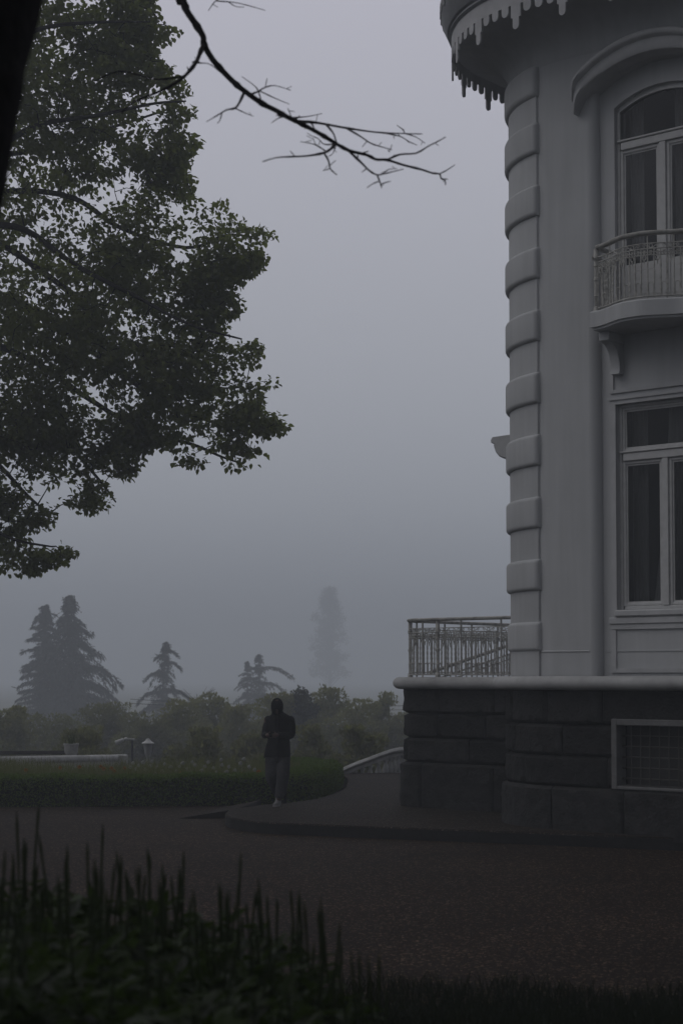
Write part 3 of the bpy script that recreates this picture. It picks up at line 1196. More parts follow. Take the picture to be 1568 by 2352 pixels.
# --- the upper balcony: serpentine slab
SZ0, SZ1 = Z0 + 4.77, Z0 + 5.03


def bal_p(x, base=0.42, bulge=0.25):
    t = max(0.0, 1 - abs(x - UC) / 0.79)
    t = max(0.0, min(1.0, (t - 0.08) / 0.84))
    return base + bulge * (t * t * (3 - 2 * t))


BALX0, BALX1 = UC - 0.79, UC + 0.79
b = MB()
n = 36
prof_z = [(SZ0, -0.035), (SZ0 + 0.03, -0.03), (SZ0 + 0.035, 0.0), (SZ1 - 0.02, 0.0), (SZ1, -0.02)]
rings = []
for z, d in prof_z:
    ringp = [(BALX0 - d, YB + 0.05, z)] + [(x + (-d if k == 0 else d if k == n else 0), YF - bal_p(x) - d, z) for k, x in enumerate([BALX0 + (BALX1 - BALX0) * i / n for i in range(n + 1)])] + [(BALX1 + d, YB + 0.05, z)]
    rings.append(ringp)
b.loft(rings, True)
balcony = b.build('balcony', 'plaster', villa)
ins = 0.07
rp = [(BALX0 + ins, YF + 0.05, SZ1)] + [(BALX0 + ins, YF - 0.2, SZ1)]
n = 30
for i in range(n + 1):
    x = BALX0 + ins + (BALX1 - BALX0 - 2 * ins) * i / n
    rp.append((x, YF - bal_p(x) + ins, SZ1))
rp += [(BALX1 - ins, YF - 0.2, SZ1), (BALX1 - ins, YF + 0.05, SZ1)]
railing(balcony, rp, 0.92, 0.088, 4, post_r=0.011, wide=0.085, newels=(bal_p(BALX0) - ins + 0.05,))
# brackets under the balcony
for xc in (BALX0 + 0.12, BALX1 - 0.12):
    b = MB()
    w = 0.082
    b.rbox(xc - w, xc + w, YF - 0.24, YB + 0.05, SZ0 - 0.135, SZ0 - 0.003, 0.012)
    side = [(YB + 0.05, SZ0 - 0.138), (YF - 0.215, SZ0 - 0.138)]
    for k in range(11):
        a = math.pi / 2 * k / 10
        side.append((YF - 0.19 + 0.24 * math.sin(a) * 1.0, SZ0 - 0.15 - 0.36 * (1 - math.cos(a))))
    side += [(YF + 0.03, SZ0 - 0.56), (YB + 0.05, SZ0 - 0.56)]
    b.loft([[(xc - w * 0.85, y, z) for y, z in side], [(xc + w * 0.85, y, z) for y, z in side]], True)
    b.build('bracket', 'plaster', villa, True, 35)

# --- the low terrace at the side, same plinth and cornice
TX, TY, TR = -4.58, 0.24, 0.55
terr = empty('terrace')
terr.parent = villa
terr['label'] = 'low stone terrace at the side of the villa'


def terr_path(o, y1=9.0, na=14):
    pts = [(TX - o, y1)]
    for k in range(na + 1):
        a = math.pi + math.pi / 2 * k / na
        pts.append((TX + TR + (TR + o) * math.cos(a), TY + TR + (TR + o) * math.sin(a)))
    pts.append((-RC + 0.4, TY - o))
    return pts


b = MB()
block_courses(b, terr_path(-0.05), [(PZ - 0.1, Z0 - 1.40, 0.05), (Z0 - 1.40, Z0 - 1.0, 0.0), (Z0 - 1.0, Z0 - 0.6, 0.0), (Z0 - 0.6, Z0 - 0.16, 0.0)], 1.3, 11)
tp = terr_path(-0.11)
b.loft([[(x, y, PZ - 0.1) for x, y in tp], [(x, y, Z0 - 0.1) for x, y in tp]], cap=False, closed=False)
b.build('terrace_plinth', 'basalt', terr, True, 50)
prof = roll(0.07, Z0 - 0.20, Z0)
paths = [terr_path(o) for o, z in prof]
b = MB()
b.loft([[(paths[j][i][0], paths[j][i][1], prof[j][1]) for j in range(len(prof))] for i in range(len(paths[0]))], True)
b.build('rolled_coping', 'cornice', terr, True, 60)
b = MB()
fl = terr_path(0.0)
b.loft([[(x, y, Z0 - 0.05) for x, y in fl + [(-RC + 0.4, 9.0)]], [(x, y, Z0 - 0.006) for x, y in fl + [(-RC + 0.4, 9.0)]]], True)
b.build('terrace_floor', 'plaster', terr)
rl = empty('terrace_railing')
rl.parent = villa
base = terr_path(-0.10, y1=8.6)
base = [(x, y, Z0) for x, y in base if x < -RC]
base[-1:] = [base[-1]]
base.append((-RC - 0.02, TY + 0.10, Z0))
base = list(reversed(base))
railing(rl, base, 0.97, 0.098, 8, post_r=0.017, wide=0.10, newels=(2.05, 2.9))
# far stair rail seen through the terrace railing
sr = empty('stair_railing')
sr.parent = villa
inv = (Matrix.Translation(VC) @ Matrix.Rotation(YAW, 4, 'Z')).inverted()
p0 = inv @ at(1180, 1478, 34.0)
p1 = inv @ at(985, 1545, 34.0)
q = [p0.lerp(p1, k / 10) - Vector((0, 0, 0.9)) for k in range(11)]
b = MB()
b.tube([p + Vector((0, 0, 0.9)) for p in q], 0.035, 8)
b.build('handrail', 'iron', sr)
b = MB()
b.tube([p + Vector((0, 0, 0.72)) for p in q], 0.018, 6)
b.tube([p + Vector((0, 0, 0.62)) for p in q], 0.014, 6)
b.build('middle_rail', 'iron', sr)
for k in range(17):
    p = q[0].lerp(q[-1], k / 16)
    b = MB()
    b.tube([p, p + Vector((0, 0, 0.72))], 0.016, 6)
    b.build('baluster', 'iron', sr)
# hood on the side of the villa, seen past the pilaster
b = MB()
dh = [(-0.05, 0.06), (1.32, 0.02), (1.35, -0.02), (1.34, -0.06), (1.28, -0.09), (1.29, -0.12), (1.25, -0.22), (1.18, -0.30), (1.08, -0.345), (0.91, -0.37), (-0.05, -0.38)]
rings = []
for y in (0.77, 0.84, 1.2, 2.4):
    s_ = 0.96 if y == 0.77 else 1.0
    rings.append([(-RC - o * s_, y, Z0 + 3.90 + z * s_) for o, z in dh])
b.loft(rings, True)
b.build('side_hood', 'trim', villa, True, 40)
b = MB()
b.rbox(-RC - 1.0, -RC + 0.02, 0.84, 1.02, Z0 + 2.95, Z0 + 3.52, 0.06)
b.rbox(-RC - 0.95, -RC + 0.02, 0.82, 1.04, Z0 + 2.85, Z0 + 2.95, 0.05)
b.build('side_bracket', 'trim', villa)

# ------------------------------------------------------------------ white stone stair balustrade
sb = empty('stone_balustrade', (0, 0, 0), 0, 'white stone balustrade that slopes down beside the pavement behind the hedge', 'balustrade')
hand = [at(x, y, d) for x, y, d in ((735, 1793, 37.8), (783, 1774, 37.9), (815, 1760, 38.0), (850, 1747, 38.1), (885, 1734, 38.3), (905, 1728, 38.4), (925, 1725, 38.5), (960, 1722, 38.7), (1010, 1720, 39.0))]
hand = smooth_pts(hand, 4)
b = MB()
rings = []
for p in hand:
    rings.append([p + Vector((0, y, z)) for y, z in ((-0.10, -0.02), (-0.12, 0.03), (-0.07, 0.085), (0.07, 0.085), (0.12, 0.03), (0.10, -0.02), (0.06, -0.03), (-0.06, -0.03))])
b.loft(rings, True)
b.build('handrail', 'stone_white', sb, True, 50)
b = MB()
rings = []
for p in hand:
    rings.append([p + Vector((0, y, z)) for y, z in ((-0.07, -0.10), (-0.07, -0.032), (0.07, -0.032), (0.07, -0.10))])
b.loft(rings, True)
b.build('lower_rail', 'stone_white', sb)
k0 = 0
for i in range(2, len(hand) - 1, 2):
    p = hand[i]
    H = 0.42
    b = MB()
    b.lathe((p.x, p.y, p.z - 0.101 - H), [(0.07, 0.0), (0.07, 0.04), (0.045, 0.06), (0.07, 0.14), (0.075, 0.19), (0.05, 0.28), (0.035, 0.34), (0.05, 0.37), (0.06, 0.39), (0.06, H)], 12)
    b.build('baluster', 'stone_white', sb, True, 40)

# ------------------------------------------------------------------ low white wall, urn, spotlight, lantern
lwall = empty('low_wall', (0, 0, 0), 0, 'low white garden wall with a round coping behind the flower bed', 'wall')
c0, c1 = at(-60, 1749, 36.8), at(268, 1742, 41.5)
b = MB()
b.tube([c0.lerp(c1, k / 8) for k in range(9)], 0.095, 14)
b.build('coping', 'stone_white', lwall, True, 60)
b = MB()
dirv = (c1 - c0).normalized()
sd = Vector((-dirv.y, dirv.x, 0)).normalized() * 0.06
b.add([c0 - sd - Vector((0, 0, 0.5)), c1 - sd - Vector((0, 0, 0.5)), c1 + sd - Vector((0, 0, 0.5)), c0 + sd - Vector((0, 0, 0.5)), c0 - sd, c1 - sd, c1 + sd, c0 + sd], [(0, 1, 5, 4), (1, 2, 6, 5), (2, 3, 7, 6), (3, 0, 4, 7), (4, 5, 6, 7)])
b.build('wall', 'stone_white', lwall)
b = MB()
e = at(277, 1744, 41.6)
b.rbox(e.x - 0.12, e.x + 0.17, e.y - 0.16, e.y + 0.13, e.z - 0.35, e.z + 0.115, 0.02)
b.build('end_block', 'stone_white', lwall)

u = at(164, 1737.5, 40.4)
urn = empty('garden_urn', u, 0, 'pale tapered stone urn standing on the low white wall', 'urn')
b = MB()
b.lathe((0, 0, 0), [(0.09, -0.04), (0.09, 0.0), (0.12, 0.03), (0.155, 0.10), (0.165, 0.17), (0.170, 0.255), (0.185, 0.262), (0.188, 0.30), (0.17, 0.305), (0.16, 0.27), (0.0, 0.25)], 24, True)
b.build('bowl', 'urn_grey', urn, True, 40)
g = np.random.default_rng(3)
n = 60
P = np.stack([g.normal(0, 0.06, n), g.normal(0, 0.06, n), np.full(n, 0.24)], 1)
blades('plant', P, g.uniform(0.15, 0.5, n), 0.012, 0.6, 'grass_blade', urn, 4)

sp = at(302, 1757, 41.8)
spot = empty('spotlight', sp, 0, 'white spotlight tilted to the left on a dark post', 'spotlight')
top = at(304, 1699, 41.8) - sp
b = MB()
b.tube([(top.x, 0, -0.6), (top.x, 0, top.z - 0.02)], 0.026, 10)
b.build('post', 'dark_metal', spot)
b = MB()
hp = [at(266, 1706.5, 41.7) - sp, at(274, 1703, 41.7) - sp, at(283, 1699.5, 41.75) - sp, at(285, 1699, 41.75) - sp]
b.tube(hp, [0.055, 0.05, 0.046, 0.02], 14)
b.build('lamp_head', 'lamp_white', spot, True, 40)
b = MB()
hp = [at(284.5, 1699.3, 41.8) - sp, at(288, 1698, 41.8) - sp, at(291, 1697.4, 41.8) - sp, at(294, 1698, 41.8) - sp, at(306, 1698.5, 41.85) - sp, at(309, 1698.5, 41.85) - sp]
b.tube(hp, [0.02, 0.044, 0.046, 0.022, 0.02, 0.034], 12)
b.build('bracket', 'lamp_white', spot, True, 40)

lp = on(340, 1772, 0.0)
lp = at(340, 1766, 42.2)
lan = empty('garden_lantern', lp, 0, 'short garden lantern with a pale conical hood and tapered glass', 'lantern')
hz = (at(340, 1695, 42.2) - lp).z
b = MB()
b.lathe((0, 0, 0), [(0.035, hz - 0.02), (0.02, hz), (0.035, hz - 0.02), (0.06, hz - 0.05), (0.075, hz - 0.075), (0.155, hz - 0.125), (0.155, hz - 0.14), (0.05, hz - 0.13)], 20)
b.build('hood', 'lamp_white', lan, True, 40)
b = MB()
b.lathe((0, 0, 0), [(0.06, hz - 0.42), (0.075, hz - 0.40), (0.115, hz - 0.15), (0.115, hz - 0.141)], 12)
b.build('glass_body', 'frosted', lan)
b = MB()
b.lathe((0, 0, 0), [(0.07, -0.3), (0.06, 0.0), (0.04, 0.05), (0.035, hz - 0.50), (0.055, hz - 0.46), (0.065, hz - 0.421)], 12)
b.build('post', 'lamp_white', lan, True, 40)
# shallow dark bench far left
bp = at(60, 1736, 43.5)
bench = empty('garden_bench', bp, R(4), 'long dark bench beyond the low white wall at the edge of the shrubs', 'bench')
b = MB()
b.rbox(-1.4, 1.05, -0.2, 0.2, -0.06, 0.0, 0.015)
b.build('seat', 'bench_wood', bench)
b = MB()
b.rbox(-1.4, 1.05, 0.2, 0.25, 0.02, 0.12, 0.015)
b.build('backrest', 'bench_wood', bench)
for x in (-1.2, 0.85):
    b = MB()
    b.rbox(x - 0.04, x + 0.04, -0.17, 0.19, -1.0, -0.062, 0.01)
    b.build('leg', 'bench_wood', bench)

# ------------------------------------------------------------------ clipped hedge and flower bed
HP = [on(x, y, 0.0) for x, y in ((-420, 1858), (-200, 1856), (0, 1854), (250, 1852.5), (470, 1851), (560, 1850), (640, 1846), (700, 1839), (745, 1829), (772, 1818), (781, 1806))]
HP = [Vector((p.x, p.y, 0)) for p in HP]
endp = HP[-1]
HP += [Vector((endp.x - 0.15, endp.y + 0.9, 0)), Vector((endp.x - 0.8, endp.y + 1.6, 0)), Vector((endp.x - 1.5, endp.y + 1.9, 0))]
HP = smooth_pts(HP, 5)
hedge = empty('clipped_hedge', (0, 0, 0), 0, 'low clipped green hedge with a rounded end along the gravel', 'hedge')
HH, HWD = 0.50, 0.85
b = MB()
rings = []
nrm = []
for i, p in enumerate(HP):
    t = (HP[min(i + 1, len(HP) - 1)] - HP[max(i - 1, 0)]).normalized()
    nin = Vector((-t.y, t.x, 0))
    nrm.append(nin)
    rings.append([p + nin * o + Vector((0, 0, z)) for o, z in ((0.05, -0.05), (0.02, HH * 0.5), (0.04, HH * 0.86), (0.12, HH * 0.96), (HWD - 0.12, HH * 0.96), (HWD - 0.04, HH * 0.86), (HWD - 0.04, -0.05))])
b.loft(rings, True)
b.build('hedge_core', 'hedge_core', hedge)
s = [0.0]
for i in range(1, len(HP)):
    s.append(s[-1] + (HP[i] - HP[i - 1]).length)
S = np.array(s)
HPa = np.array([tuple(p) for p in HP])
NRa = np.array([tuple(p) for p in nrm])
g = np.random.default_rng(5)
n = 52000
tt = g.uniform(0, s[-1], n)
px = np.stack([np.interp(tt, S, HPa[:, k]) for k in range(3)], 1)
nn = unit(np.stack([np.interp(tt, S, NRa[:, k]) for k in range(3)], 1))
w = g.uniform(0, 1, n)
prof = np.array([(0.0, -0.02), (-0.02, 0.2), (0.0, HH * 0.84), (0.06, HH * 0.95), (0.14, HH), (HWD - 0.14, HH), (HWD, HH * 0.8), (HWD, 0.1)])
pl_ = np.concatenate([[0], np.cumsum(np.hypot(*np.diff(prof, axis=0).T))])
o_, z_ = np.interp(w * pl_[-1], pl_, prof[:, 0]), np.interp(w * pl_[-1], pl_, prof[:, 1])
lump = np.sin(tt * 2.1) * 0.015 + np.sin(tt * 5.3 + z_ * 9) * 0.012
P = px + nn * o_[:, None] + np.array([0, 0, 1.0]) * (z_ + lump * (z_ > HH * 0.9))[:, None] - nn * (lump * (z_ < HH * 0.9))[:, None] + g.normal(0, 0.014, (n, 3))
outw = np.where((o_ < 0.1)[:, None], -nn, np.where((o_ > HWD - 0.1)[:, None], nn, 0)) * (z_ < HH * 0.97)[:, None] + np.array([0, 0, 0.5]) * np.ones((n, 1)) + np.array([0, 0, 0.7]) * (z_ > HH * 0.9)[:, None]
D = unit(outw) + g.normal(0, 0.6, (n, 3))
leaves('hedge_leaves', P, D, g.normal(0, 1, (n, 3)), g.uniform(0.03, 0.055, n), g.uniform(0.02, 0.03, n), 'hedge_leaf', hedge)

# wild grass of the bed
g = np.random.default_rng(6)
n = 17000
xx = g.uniform(-11.5, -0.9, n)
yf = np.interp(xx, [-12, -6, -2.4, -1.2, -0.4], [30.9, 31.0, 31.4, 32.6, 34.4])
yy = yf + g.uniform(0.0, 1, n) ** 1.3 * 4.0
ok = yy < np.interp(xx, [-12, -2, -0.9], [36.3, 36.5, 35.6])
xx, yy = xx[ok], yy[ok]
P = np.stack([xx, yy, np.full(len(xx), 0.1)], 1)
patch = np.sin(xx * 1.7 + 1) * 0.5 + np.sin(xx * 0.6 + yy * 1.3) * 0.5
H = 0.33 + 0.10 * patch + 0.16 * np.clip((yy - np.interp(xx, [-12, -6, -2.4, -1.2, -0.4], [30.9, 31.0, 31.4, 32.6, 34.4])) / 4.0, 0, 1) + g.uniform(0, 0.18, len(xx)) + (g.uniform(0, 1, len(xx)) > 0.985) * g.uniform(0.1, 0.28, len(xx))
o = blades('meadow_grass', P, H, 0.016, 0.35, 'bed_grass', None, 8)
tag(o, 'tall wild grass growing in the bed behind the clipped hedge', 'grass', kind='stuff')
b = MB()
b.box(-12, -1.0, 31.2, 36.0, -0.05, 0.10)
o = b.build('flower_bed_soil', 'soil')
tag(o, 'dark soil of the flower bed behind the clipped hedge', 'ground', kind='structure')


def flower(name, m, label, grp, r_, seed):
    root = empty(name, (0, 0, 0), 0, label, 'flower', grp)
    b = MB()
    b.tube([(0, 0, -0.35), (0.012, 0, -0.15), (0, 0.0, 0)], 0.005, 5)
    b.build('stem', 'bed_grass', root)
    g = np.random.default_rng(seed)
    n = 36
    D = unit(g.normal(0, 1, (n, 3)))
    leaves('head', np.zeros((n, 3)), D, g.normal(0, 1, (n, 3)), r_, r_ * 0.75, m, root)
    return root


wf = [(510, 1764), (526, 1768), (552, 1760), (430, 1773), (405, 1778), (478, 1758), (490, 1771), (360, 1770), (378, 1762), (350, 1756), (318, 1766), (335, 1774), (306, 1760), (392, 1769), (540, 1776), (572, 1768), (448, 1765), (420, 1760), (372, 1779), (328, 1758), (464, 1777), (497, 1781), (386, 1788), (356, 1784), (312, 1774), (412, 1768), (585, 1775), (520, 1780), (442, 1757), (470, 1768), (560, 1750), (508, 1752), (300, 1770), (345, 1767)]
pr_ = flower('white_flower', 'white_petal', 'small fluffy white flower among the wild grass behind the hedge', 'white flowers in the grass behind the hedge', 0.047, 1)
for i, (x, y) in enumerate(wf):
    o = pr_ if i == 0 else dup(pr_)
    o.location = at(x, y - 7, 31.9 + (1790 - y) * 0.055)
    k = random.uniform(0.7, 1.15)
    o.scale = (k, k, 1)
of = [(139, 1770), (232, 1767), (239, 1772), (256, 1771), (287, 1771), (263, 1777), (183, 1768), (60, 1775), (591, 1786), (594, 1779), (557, 1784), (415, 1783)]
pr_ = flower('orange_flower', 'orange_petal', 'orange flower among the wild grass behind the hedge', 'orange flowers in the grass behind the hedge', 0.045, 2)
for i, (x, y) in enumerate(of):
    o = pr_ if i == 0 else dup(pr_)
    o.location = at(x, y - 6, 31.6 + (1790 - y) * 0.05)
    k = random.uniform(0.8, 1.2)
    o.scale = (k, k, 1)

# ------------------------------------------------------------------ the leafy tree on the left
SIL = [(-900, 560), (-950, 0), (-800, -500), (-450, -900), (-100, -900), (200, -600), (330, -250), (372, -90), (357, 0), (372, 32), (363, 60), (389, 56), (423, 71), (423, 82), (378, 105), (357, 112), (367, 138), (389, 142), (400, 170), (436, 202), (436, 215), (413, 232), (415, 245), (466, 241), (466, 254), (449, 273), (417, 275), (423, 296), (466, 301), (464, 327), (451, 348), (438, 382), (413, 391), (453, 417), (451, 438), (464, 455), (477, 471), (518, 458), (537, 481), (561, 494), (559, 509), (580, 524), (610, 513), (632, 522), (642, 559), (606, 559), (610, 582), (604, 610), (580, 636), (554, 632), (563, 649), (537, 662), (537, 674), (572, 708), (546, 725), (518, 738), (522, 777), (554, 783), (591, 775), (606, 790), (602, 835), (578, 846), (610, 863), (642, 876), (640, 891), (602, 893), (608, 914), (597, 940), (645, 944), (651, 970), (670, 983), (623, 1005), (572, 992), (567, 1013), (608, 1022), (614, 1043), (580, 1048), (550, 1056), (606, 1071), (608, 1084), (572, 1078), (533, 1082), (511, 1069), (509, 1043), (481, 1035), (473, 1073), (443, 1069), (408, 1080), (391, 1056), (387, 1030), (352, 1026), (335, 1048), (318, 1082), (292, 1099), (258, 1095), (223, 1086), (258, 1125), (262, 1172), (232, 1155), (215, 1181), (180, 1172), (129, 1155), (159, 1181), (120, 1202), (99, 1228), (73, 1215), (43, 1228), (82, 1245), (150, 1247), (191, 1275), (150, 1293), (77, 1314), (30, 1318), (0, 1323), (-10, 1325), (-300, 1300), (-650, 1150)]


def inside(x, y, poly):
    c = np.zeros(len(x), bool)
    n = len(poly)
    j = n - 1
    for i in range(n):
        xi, yi = poly[i]
        xj, yj = poly[j]
        cond = ((yi > y) != (yj > y)) & (x < (xj - xi) * (y - yi) / (yj - yi + 1e-12) + xi)
        c ^= cond
        j = i
    return c


def edge_dist(x, y, poly):
    d = np.full(len(x), 1e9)
    n = len(poly)
    for i in range(n):
        a, b_ = np.array(poly[i], float), np.array(poly[(i + 1) % n], float)
        ab = b_ - a
        t = np.clip(((x - a[0]) * ab[0] + (y - a[1]) * ab[1]) / (ab @ ab), 0, 1)
        d = np.minimum(d, np.hypot(x - a[0] - t * ab[0], y - a[1] - t * ab[1]))
    return d


TD = 32.0
g = np.random.default_rng(21)
tree = empty('leafy_tree', (0, 0, 0), 0, 'large leafy broadleaf tree with drooping outer branches filling the left side', 'tree')
KT = TD / F                                     # metres per sheet unit at the tree


def tpt(x, y, dd=0.0):
    """crown coordinates: metres at the tree, dd behind its middle plane"""
    p = at(x, y, TD)
    return Vector((p.x, p.y + dd, p.z))


# spray centres through the crown's volume
N0 = 17500
cx_ = g.uniform(-960, 690, N0)
cy_ = g.uniform(-920, 1330, N0)
ok = inside(cx_, cy_, SIL)
cx_, cy_ = cx_[ok], cy_[ok]
ed = edge_dist(cx_, cy_, SIL)
off = (cx_ < -200) | (cy_ < -90)
keep = np.where(off, g.uniform(0, 1, len(cx_)) < 0.45, True)
# gaps: a slow field makes dense shelves and thin places
fld = np.sin(cx_ * 0.021 + cy_ * 0.013 + 1.0) + np.sin(cx_ * 0.009 - cy_ * 0.027 + 2.2) + 0.7 * np.sin(cx_ * 0.05 + cy_ * 0.045) + 0.5 * np.sin(cx_ * 0.033 - cy_ * 0.06)
thin = np.exp(-(((cx_ - 120) / 190) ** 2 + ((cy_ - 470) / 130) ** 2)) * 1.9 + np.exp(-(((cx_ - 130) / 200) ** 2 + ((cy_ - 1120) / 70) ** 2)) * 0.9 + np.exp(-(((cx_ - 420) / 110) ** 2 + ((cy_ - 905) / 40) ** 2)) * 0.8
prob = np.clip(0.56 + 0.36 * fld - 0.42 * thin + 0.12 * (cx_ < 160) + 0.45 * np.exp(-ed / 30), 0.10, 1.0)
keep &= g.uniform(0, 1, len(cx_)) < prob
keep &= ed > 9
cx_, cy_, ed = cx_[keep], cy_[keep], ed[keep]
dd_ = g.uniform(-1, 1, len(cx_)) * np.minimum(3.6, 0.35 + ed * KT * 0.75)
CEN = np.array([tuple(tpt(x, y, d)) for x, y, d in zip(cx_, cy_, dd_)])
# limbs: from a trunk standing left of the frame, sweeping out and down to the right
trunk_top = tpt(-330, -500)
trunk = [Vector((tpt(-380, 0).x, TD + 0.3, -0.2)), Vector((tpt(-372, 0).x, TD + 0.1, 2.5)), tpt(-360, 900), tpt(-345, 500), tpt(-340, 100), tpt(-330, -300), tpt(-320, -700)]
b = MB()
tr_pts = smooth_pts(trunk, 5)
b.tube(tr_pts, [0.42 - 0.36 * k / (len(tr_pts) - 1) for k in range(len(tr_pts))], 14)
b.build('trunk', 'bark', tree, True)
LIMBS = [
    [(-345, 420), (-150, 420), (20, 385), (120, 345), (250, 330), (370, 300), (440, 270)],
    [(-350, 560), (-180, 500), (0, 440), (150, 440), (280, 520), (420, 560), (520, 530), (580, 540)],
    [(-350, 640), (-150, 560), (60, 560), (200, 650), (330, 720), (450, 780), (560, 800)],
    [(-355, 760), (-160, 660), (40, 680), (170, 760), (270, 830), (350, 890), (460, 930), (540, 950), (590, 965)],
    [(-355, 800), (-160, 740), (30, 800), (160, 880), (300, 950), (420, 990), (490, 1020), (540, 1045)],
    [(-358, 900), (-180, 850), (0, 910), (110, 990), (200, 1080), (250, 1140)],
    [(-358, 960), (-200, 930), (-60, 1020), (40, 1130), (100, 1170)],
    [(-360, 1020), (-220, 1040), (-80, 1150), (40, 1240), (130, 1265)],
    [(-342, 250), (-160, 240), (0, 200), (120, 150), (240, 120), (360, 90)],
    [(-340, 120), (-180, 70), (0, 0), (120, -60), (250, -80), (330, -60)],
    [(-342, 330), (-200, 300), (-20, 300), (120, 250), (250, 220), (390, 200)],
    [(-346, 480), (-100, 500), (80, 600), (180, 680), (220, 800), (330, 860), (430, 870), (555, 872)],
    [(-335, -100), (-250, -300), (-150, -500), (-60, -700)],
    [(-335, 0), (-200, -150), (-50, -330), (80, -450)],
    [(-345, 300), (-500, 200), (-700, 100), (-880, 120)],
    [(-345, 600), (-520, 600), (-720, 640), (-860, 620)],
    [(-335, -200), (-450, -400), (-600, -500), (-760, -450)],
]
LP = []
for i, l in enumerate(LIMBS):
    gg = random.Random(100 + i)
    dz = gg.uniform(-2.2, 2.2)
    m_ = len(l)
    pts = [tpt(x + gg.uniform(-6, 6), y + gg.uniform(-6, 6), (dz * math.sin(math.pi * 0.8 * k / (m_ - 1)) + gg.uniform(-0.15, 0.15)) if k else 0.0) for k, (x, y) in enumerate(l)]
    sp_ = smooth_pts(pts, 6)
    r0 = 0.075 if i < 12 else 0.11
    b = MB()
    rad = [r0 * (1 - 0.88 * k / (len(sp_) - 1)) + 0.006 for k in range(len(sp_))]
    b.tube(sp_, rad, 8)
    b.build('limb', 'bark', tree, True)
    LP += [(p, rad[k]) for k, p in enumerate(sp_)]
LPa = np.array([tuple(p) for p, _ in LP])
# boughs that carry the sprays: grow from the nearest limb point, thinner and thinner
b = MB()
node = LPa.copy()
order = np.argsort([np.min(np.sum((LPa - c) ** 2, 1)) for c in CEN])
nodes = [tuple(p) for p in LPa]
extra = []
arr = np.zeros((len(LPa) + len(CEN) * 2, 3))
arr[:len(LPa)] = LPa
cnt = len(LPa)
outdir = np.zeros((len(CEN), 3))
for q, idx in enumerate(order):
    c = CEN[idx]
    d2 = np.sum((arr[:cnt] - c) ** 2, 1)
    j = int(np.argmin(d2))
    a = arr[j]
    v = c - a
    L_ = float(np.linalg.norm(v))
    outdir[idx] = v / max(L_, 1e-6)
    mid = (a + c) / 2 + np.array([0, 0, 0.10 * L_]) + g.normal(0, 0.05 * L_, 3)
    on_limb = j < len(LPa)
    r_ = 0.016 if on_limb else 0.009
    b.tube([tuple(a), tuple(mid), tuple(c)], [r_, r_ * 0.75, r_ * 0.4], 4, cap=False)
    arr[cnt] = mid
    arr[cnt + 1] = c
    cnt += 2
b.build('bough', 'bark', tree)
# leaves: each spray carries a fan of drooping leaves
offc = np.array([(c[0] < -8.2) or (c[2] > 15.9) for c in CEN])
cnts = np.where(offc, 8, 30)
ci = np.repeat(np.arange(len(CEN)), cnts)
n = len(ci)
axis = unit(outdir + np.array([0.55, 0, -0.12]) + g.normal(0, 0.25, outdir.shape))
tpos = g.uniform(-0.35, 1, n)
spread = g.normal(0, 1, (n, 3)) * np.array([0.125, 0.16, 0.05])
P = CEN[ci] + axis[ci] * (tpos * 0.26)[:, None] + spread - np.array([0, 0, 1.0]) * (0.25 * (spread[:, 0] ** 2 + spread[:, 1] ** 2) ** 0.5)[:, None]
# trim stray leaves so that the sprays end in clear lobes
qx = CX + F * P[:, 0] / (P[:, 1] * math.cos(PITCH) + (P[:, 2] - EYE) * math.sin(PITCH))
qy = CY + SHIFT * 2352.0 - F * ((P[:, 2] - EYE) * math.cos(PITCH) - P[:, 1] * math.sin(PITCH)) / (P[:, 1] * math.cos(PITCH) + (P[:, 2] - EYE) * math.sin(PITCH))
kp = inside(qx + g.normal(0, 4, n), qy + g.normal(0, 4, n), SIL)
P, ci = P[kp], ci[kp]
n = len(ci)
D = axis[ci] * 0.6 + unit(g.normal(0, 1, (n, 3))) * 0.9 + np.array([0, 0, -0.55])
Nn = np.array([0, 0, 1.0]) + g.normal(0, 0.55, (n, 3))
leaves('crown', P, D, Nn, g.uniform(0.075, 0.14, n), g.uniform(0.06, 0.11, n), 'maple_leaf', tree, fold=0.18)

# ------------------------------------------------------------------ the near bare tree: trunk at the edge and hanging branch
bare = empty('bare_tree', (-1.75, 4.5, 0.6), 0, 'black near tree with leaning trunk at left edge and a bare hanging branch', 'tree')
o0 = Vector((-1.75, 4.5, 0.6))
ND = 4.5
edge = [(-260, 1800), (-150, 1200), (-50, 700), (0, 470), (22, 340), (30, 290), (47, 205), (50, 150), (70, 70), (86, 0), (120, -200), (150, -420), (190, -700)]
b = MB()
cen, rad = [], []
for i, (x, y) in enumerate(edge):
    p = at(x, y, ND)
    r_ = 0.30 - 0.006 * i + (0.012 if i in (5, 6) else 0)
    cen.append(p - o0 - Vector((r_, 0, 0)))
    rad.append(r_)
sp_ = smooth_pts(cen, 6)
rr_ = np.interp(np.linspace(0, len(rad) - 1, len(sp_)), np.arange(len(rad)), rad)
rings = []
for i, p in enumerate(sp_):
    row = []
    for k in range(28):
        a = 2 * math.pi * k / 28
        w_ = mnoise.noise(Vector((math.cos(a) * 2.2, math.sin(a) * 2.2, p.z * 1.8))) * 0.05 + mnoise.noise(Vector((math.cos(a) * 7, math.sin(a) * 7, p.z * 3.0))) * 0.03
        row.append(p + Vector((math.cos(a), math.sin(a), 0)) * rr_[i] * (1 + w_))
    rings.append(row)
b.loft(rings, True)
b.build('trunk', 'black_bark', bare, True)
